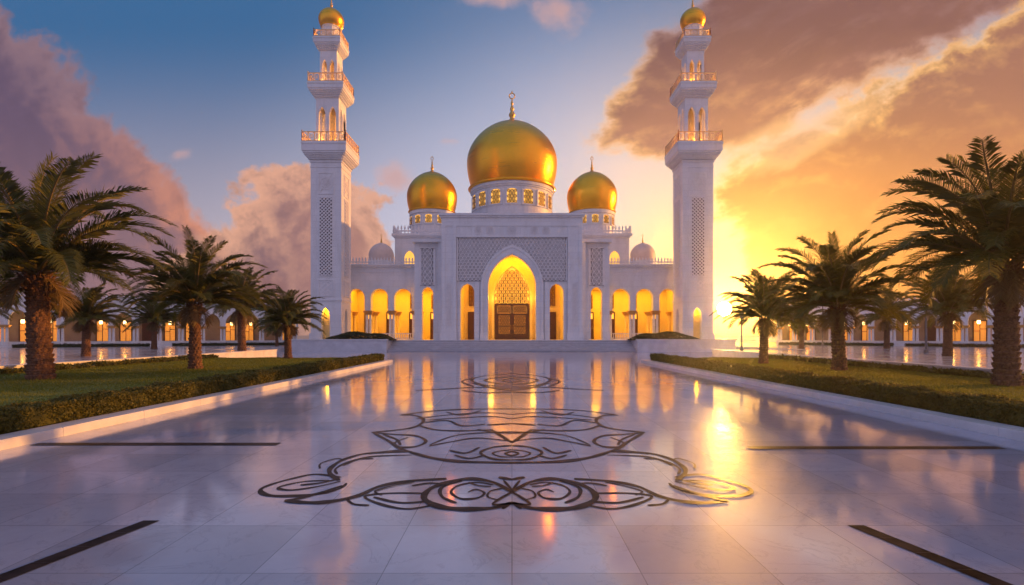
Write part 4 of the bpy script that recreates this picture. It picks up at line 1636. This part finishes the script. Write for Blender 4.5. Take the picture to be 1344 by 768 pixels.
    # clipped low hedges in front, in three lengths
    for s0, s1, wd in ((0.02, 0.34, 'outer'), (0.37, 0.63, 'middle'), (0.68, 0.97, 'inner')):
        V, F = hedge_leaves(s0 * Lg, s1 * Lg, -1.5, -0.8, Z, Z + 0.26, 160, 0.07)
        v = np.array([W(*q) for q in V])
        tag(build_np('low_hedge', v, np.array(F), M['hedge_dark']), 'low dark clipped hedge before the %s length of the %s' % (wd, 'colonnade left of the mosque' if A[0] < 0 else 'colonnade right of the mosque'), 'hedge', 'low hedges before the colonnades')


colonnade((-57.5, 39.6), (-25.2, 61.0), 'long white arcaded hall behind the palms left of the mosque', (0, 1, 3, 4, 6, 7, 8, 10, 11, 13, 14, 16, 17, 19),
          'small lit lantern hanging in an arch of the colonnade left of the mosque', 'lanterns in the colonnade left of the mosque', 1)
colonnade((32.2, 63.0), (56.5, 38.5), 'long white arcaded hall behind the palms right of the mosque', (0, 1, 3, 4, 6, 8, 9, 10, 12, 13, 15, 16),
          'small lit lantern hanging in an arch of the colonnade right of the mosque', 'lanterns in the colonnade right of the mosque', 2)


# ------------------------------------------------------------------ palms
def trunk_mesh(h, r, seed):
    rr = np.random.default_rng(seed)
    mb = MB()
    na, rows_ = 44, int(h / 0.028)
    rowh = 0.15
    ncell = 11
    jit = rr.uniform(0.7, 1.3, (200, ncell))
    rows = []
    for j in range(rows_ + 1):
        z = h * j / rows_
        k = z / h
        r0 = r * (1.0 + 0.20 * math.exp(-k * 9) - 0.14 * k + 0.36 * max(0, (k - 0.80) / 0.2) ** 1.3)
        if k > 0.965:
            r0 *= 1 - 0.5 * (k - 0.965) / 0.035
        row = int(z / rowh)
        fz = z / rowh - row
        ring = []
        for i in range(na):
            a = i / na
            ph = (a * ncell + (0.5 if row % 2 else 0.0) + 0.09 * row)
            cell = int(ph) % ncell
            fa = abs(ph - math.floor(ph) - 0.5) * 2          # 0 centre of scale, 1 edge
            tipc = fz ** 0.8 * (1 - 0.75 * fa ** 2.2)
            amp = (0.15 + 0.10 * max(0, k - 0.75) * 3) * jit[row % 200, cell]
            rad = r0 * (0.86 + amp * 1.6 * tipc) + 0.006 * rr.normal()
            th = 2 * math.pi * a
            ring.append((rad * math.cos(th), rad * math.sin(th), z + 0.05 * tipc * rowh))
        rows.append(ring)
    mb.grid(rows, True)
    mb.face(rows[-1])
    # cut leaf bases at the head of the trunk
    for i in range(34):
        a = i * 2.39996
        k = i / 34
        z = h * (0.84 + 0.17 * k)
        rb = r * (1.05 - 0.25 * k)
        up = 0.5 + 0.9 * k
        d = Vector((math.cos(a), math.sin(a), up)).normalized()
        p = Vector((math.cos(a) * rb, math.sin(a) * rb, z))
        l = r * (0.5 + 0.35 * rr.random())
        mb.tube([tuple(p), tuple(p + d * l * 0.6), tuple(p + d * l)], [r * 0.17, r * 0.13, r * 0.10], 5)
    return mb


def crown_mesh(h, L0, seed, nf=58):
    """Date palm crown: arching rachises with folded leaflets along both sides."""
    rr = np.random.default_rng(seed)
    V, F, MI = [], [], []

    def addf(pts, mi):
        n = len(V)
        V.extend(pts)
        F.append(tuple(range(n, n + len(pts))))
        MI.append(mi)
    ndead = 5
    for i in range(nf + ndead):
        dead = i >= nf                                 # withered fronds that hang below the crown
        k = min(1.0, i / (nf - 1))                               # 0 youngest (upright) .. 1 oldest (hanging)
        az = i * 2.39996 + rr.normal(0, 0.24)
        el = R(86 - 80 * k ** 0.85) + rr.normal(0, 0.14)
        if dead:
            el = R(rr.uniform(-62, -35))
        L = (0.42 if dead else 1.0) * L0 * (0.80 + 0.24 * math.sin(math.pi * min(1, k * 1.1 + 0.15))) * rr.uniform(0.82, 1.1)
        droop = R(34 + 52 * math.sin(math.pi * min(1.0, 0.1 + k * 0.8))) * rr.uniform(0.8, 1.2)
        tw = rr.normal(0, 0.22)
        ns = 16
        p = np.array([math.cos(az) * 0.16, math.sin(az) * 0.16, h + 0.06 + 0.22 * (1 - k)])
        pts, dirs = [p], []
        for j in range(ns):
            s = j / ns
            e = el - droop * s ** 1.8
            a = az + tw * s
            d = np.array([math.cos(a) * math.cos(e), math.sin(a) * math.cos(e), math.sin(e)])
            dirs.append(d)
            p = p + d * L / ns
            pts.append(p)
        dirs.append(dirs[-1])
        pts, dirs = np.array(pts), np.array(dirs)
        sides = np.cross(dirs, np.array([0, 0, 1.0]))
        nr = np.linalg.norm(sides, axis=1)[:, None]
        fall = np.array([-math.sin(az), math.cos(az), 0])
        sides = np.where(nr > 0.15, sides / np.maximum(nr, 1e-6), -fall)
        ups = np.cross(sides, dirs)
        # rachis
        for j in range(ns):
            w0, w1 = 0.040 * (1 - j / ns) ** 0.8 + 0.005, 0.040 * (1 - (j + 1) / ns) ** 0.8 + 0.005
            a0, a1 = pts[j] - sides[j] * w0, pts[j] + sides[j] * w0
            b0, b1 = pts[j + 1] - sides[j + 1] * w1, pts[j + 1] + sides[j + 1] * w1
            c0, c1 = pts[j] - ups[j] * w0, pts[j + 1] - ups[j + 1] * w1
            addf([tuple(a0), tuple(a1), tuple(b1), tuple(b0)], 1)
            addf([tuple(a1), tuple(c0), tuple(c1), tuple(b1)], 1)
            addf([tuple(c0), tuple(a0), tuple(b0), tuple(c1)], 1)
        nl = 50 if dead else 104
        for q in range(nl):
            s = 0.13 + 0.87 * (q + rr.random() * 0.6) / nl
            fj = min(s * ns, ns - 0.001)
            j = int(fj)
            f = fj - j
            pp = pts[j] * (1 - f) + pts[j + 1] * f
            d, sd, up = dirs[j], sides[j], ups[j]
            ll = L0 * 0.18 * (0.35 + 0.65 * math.sin(math.pi * min(1, (s * 0.86 + 0.10)))) * rr.uniform(0.85, 1.12)
            fw = 0.62 + 0.75 * s                        # leaflets lean forward, more near the tip
            for sg in (-1, 1):
                lift = 0.30 + rr.normal(0, 0.16)
                dd = sd * sg + d * fw + up * lift
                dd /= np.linalg.norm(dd)
                wv = np.cross(dd, up)
                wv /= np.linalg.norm(wv)
                wv = wv * math.cos(0.6) + up * math.sin(0.6) * sg * rr.uniform(0.2, 1)
                w = 0.0066 * L0 / 2 * rr.uniform(0.8, 1.2)
                mid = pp + dd * ll * 0.55
                tip = pp + dd * ll + np.array([0, 0, -0.24 * ll * rr.uniform(0.2, 1.6)])
                addf([tuple(pp - wv * w * 0.6), tuple(pp + wv * w * 0.6), tuple(mid + wv * w), tuple(tip), tuple(mid - wv * w)], 2 if dead else 0)
    return V, F, MI


PALM_H = 6.6


def make_palm(seed, trunk_h, r, L0):
    t = thing('palm_tree', 'palm', 'palm tree', (0, 0, 0), 'date palms around the plaza')
    build('trunk', trunk_mesh(trunk_h, r, seed), M['bark'], t, False, local=True)
    V, F, MI = crown_mesh(trunk_h, L0, seed)
    me = bpy.data.meshes.new('crown')
    me.from_pydata(V, [], F)
    me.materials.append(M['frond'])
    me.materials.append(M['rachis'])
    me.materials.append(M['withered'])
    me.polygons.foreach_set('material_index', MI)
    me.update()
    o = bpy.data.objects.new('crown', me)
    COL.objects.link(o)
    o.parent = t
    return t


M['withered'] = leafy('withered_fronds', (0.12, 0.075, 0.03), (0.24, 0.16, 0.07), 0.2)
M['rachis'] = simple('frond_stalks', (0.20, 0.14, 0.045), 0.5, var=0.2, scale=4)
PROTO = [make_palm(11, 3.0, 0.295, 3.6), make_palm(23, 3.1, 0.28, 3.5), make_palm(37, 2.95, 0.30, 3.5), make_palm(52, 3.1, 0.27, 3.3)]
PALMS = [   # x, y, base height, height, kind, spin, label
    (-14.1, 15.5, 0.26, 6.9, 0, 20, 'tallest left palm with a thick scaly trunk, on the left lawn'),
    (-12.3, 20.1, 0.26, 5.45, 3, 80, 'bushy palm on the left lawn, second along the row from the viewer'),
    (-12.75, 29.5, 0.26, 4.45, 2, 200, 'small palm at the far end of the left lawn, beside the minaret'),
    (-19.5, 37.4, 0.485, 6.2, 1, 130, 'palm on the left terrace whose crown shows between two lawn palms'),
    (-22.8, 27.7, 0.485, 4.3, 2, 310, 'small dark palm on the left terrace just right of the thick trunk'),
    (-28.7, 41.5, 0.485, 4.6, 0, 70, 'slender palm on the left terrace between the thick trunk and the second palm'),
    (-26.0, 24.5, 0.485, 4.9, 1, 250, 'palm half cut by the left edge of the photo'),
    (-23.6, 52.0, 0.485, 3.4, 0, 15, 'tiny far palm in front of the colonnade close to the left minaret'),
    (13.0, 13.6, 0.26, 6.75, 3, 140, 'tallest right palm with a thick scaly trunk and arching crown'),
    (12.4, 19.6, 0.26, 5.35, 0, 230, 'bushy backlit palm in the middle of the right lawn'),
    (11.6, 23.9, 0.26, 4.6, 1, 30, 'palm whose crown stands against the setting sun on the right lawn'),
    (23.3, 27.7, 0.485, 4.9, 0, 330, 'palm on the right terrace behind the tallest palm'),
    (24.6, 44.0, 0.485, 4.4, 2, 95, 'slim hazy palm on the right terrace just beyond the sunlit one'),
    (31.5, 43.5, 0.485, 5.2, 1, 190, 'far palm on the right terrace in front of the colonnade'),
    (46.0, 72.0, 0.0, 8.6, 2, 60, 'palm rising behind the right colonnade, nearest the sun'),
    (58.0, 66.0, 0.0, 8.8, 0, 280, 'palm rising behind the right colonnade roof, between two lawn palms'),
    (-52.0, 70.0, 0.0, 7.6, 1, 40, 'palm rising behind the left colonnade roof'),
]
used = set()
for x, y, z, h, k, spin, lab in PALMS:
    if k in used:
        o = copy_tree(PROTO[k])
    else:
        o = PROTO[k]
        used.add(k)
    o.location = (x, y, z)
    s = h / PALM_H
    o.scale = (s, s, s)
    lr = random.Random(spin * 7 + k)
    o.scale = (s * lr.uniform(0.94, 1.04), s * lr.uniform(0.94, 1.04), s * lr.uniform(0.98, 1.03))
    o.rotation_euler = (R(lr.uniform(-2.2, 2.2)), R(lr.uniform(-2.2, 2.2)), R(spin))
    o['label'] = lab

# ------------------------------------------------------------------ lamp posts
def lamp_post(x, y, z, h, lab):
    t = thing('lamp_post', lab, 'lamp post', (x, y, z), 'slim lamp posts on the right')
    mb = MB()
    mb.lathe([(0.13, 0), (0.13, 0.18), (0.075, 0.24), (0.06, 0.9), (0.045, h - 0.45)], 0, 0, 12)
    build('pole', mb, M['post'], t, local=True)
    mb = MB()
    mb.lathe([(0.05, h - 0.45), (0.13, h - 0.40), (0.14, h - 0.37)], 0, 0, 12)
    mb.lathe([(0.17, h - 0.06), (0.12, h), (0.02, h + 0.07)], 0, 0, 12)
    build('lamp_cap', mb, M['post'], t, local=True)
    mb = MB()
    mb.lathe([(0.115, h - 0.37), (0.15, h - 0.06)], 0, 0, 12)
    build('lamp_glass', mb, M['glass'], t, local=True)


M['glass'] = simple('frosted_glass', (0.7, 0.68, 0.62), 0.2, var=0.03)
lamp_post(26.0, 32.5, 0.485, 3.7, 'slim grey lamp post on the terrace left of the tallest right palm')
lamp_post(16.1, 36.3, 0.485, 2.7, 'slim short lamp post near the sun, left of the sunlit palm')
lamp_post(34.5, 57.5, 0.485, 5.2, 'tall thin lamp post before the right colonnade, near its far end')

# ------------------------------------------------------------------ thin haze added for the glow round the sun
mb = MB()
mb.box(-110, 110, -30, 125, -1.0, 42.0)
hz_ = build('haze', mb, bpy.data.materials.new('sun_glow_haze'))
hm = hz_.data.materials[0]
hm.use_nodes = True
hm.node_tree.nodes.clear()
ho = hm.node_tree.nodes.new("ShaderNodeOutputMaterial")
hv = hm.node_tree.nodes.new("ShaderNodeVolumePrincipled")
hv.inputs['Color'].default_value = (0.95, 0.90, 0.85, 1)
hv.inputs['Density'].default_value = 0.0012
hv.inputs['Anisotropy'].default_value = 0.85
hm.node_tree.links.new(hv.outputs[0], ho.inputs['Volume'])
tag(hz_, kind='stuff')
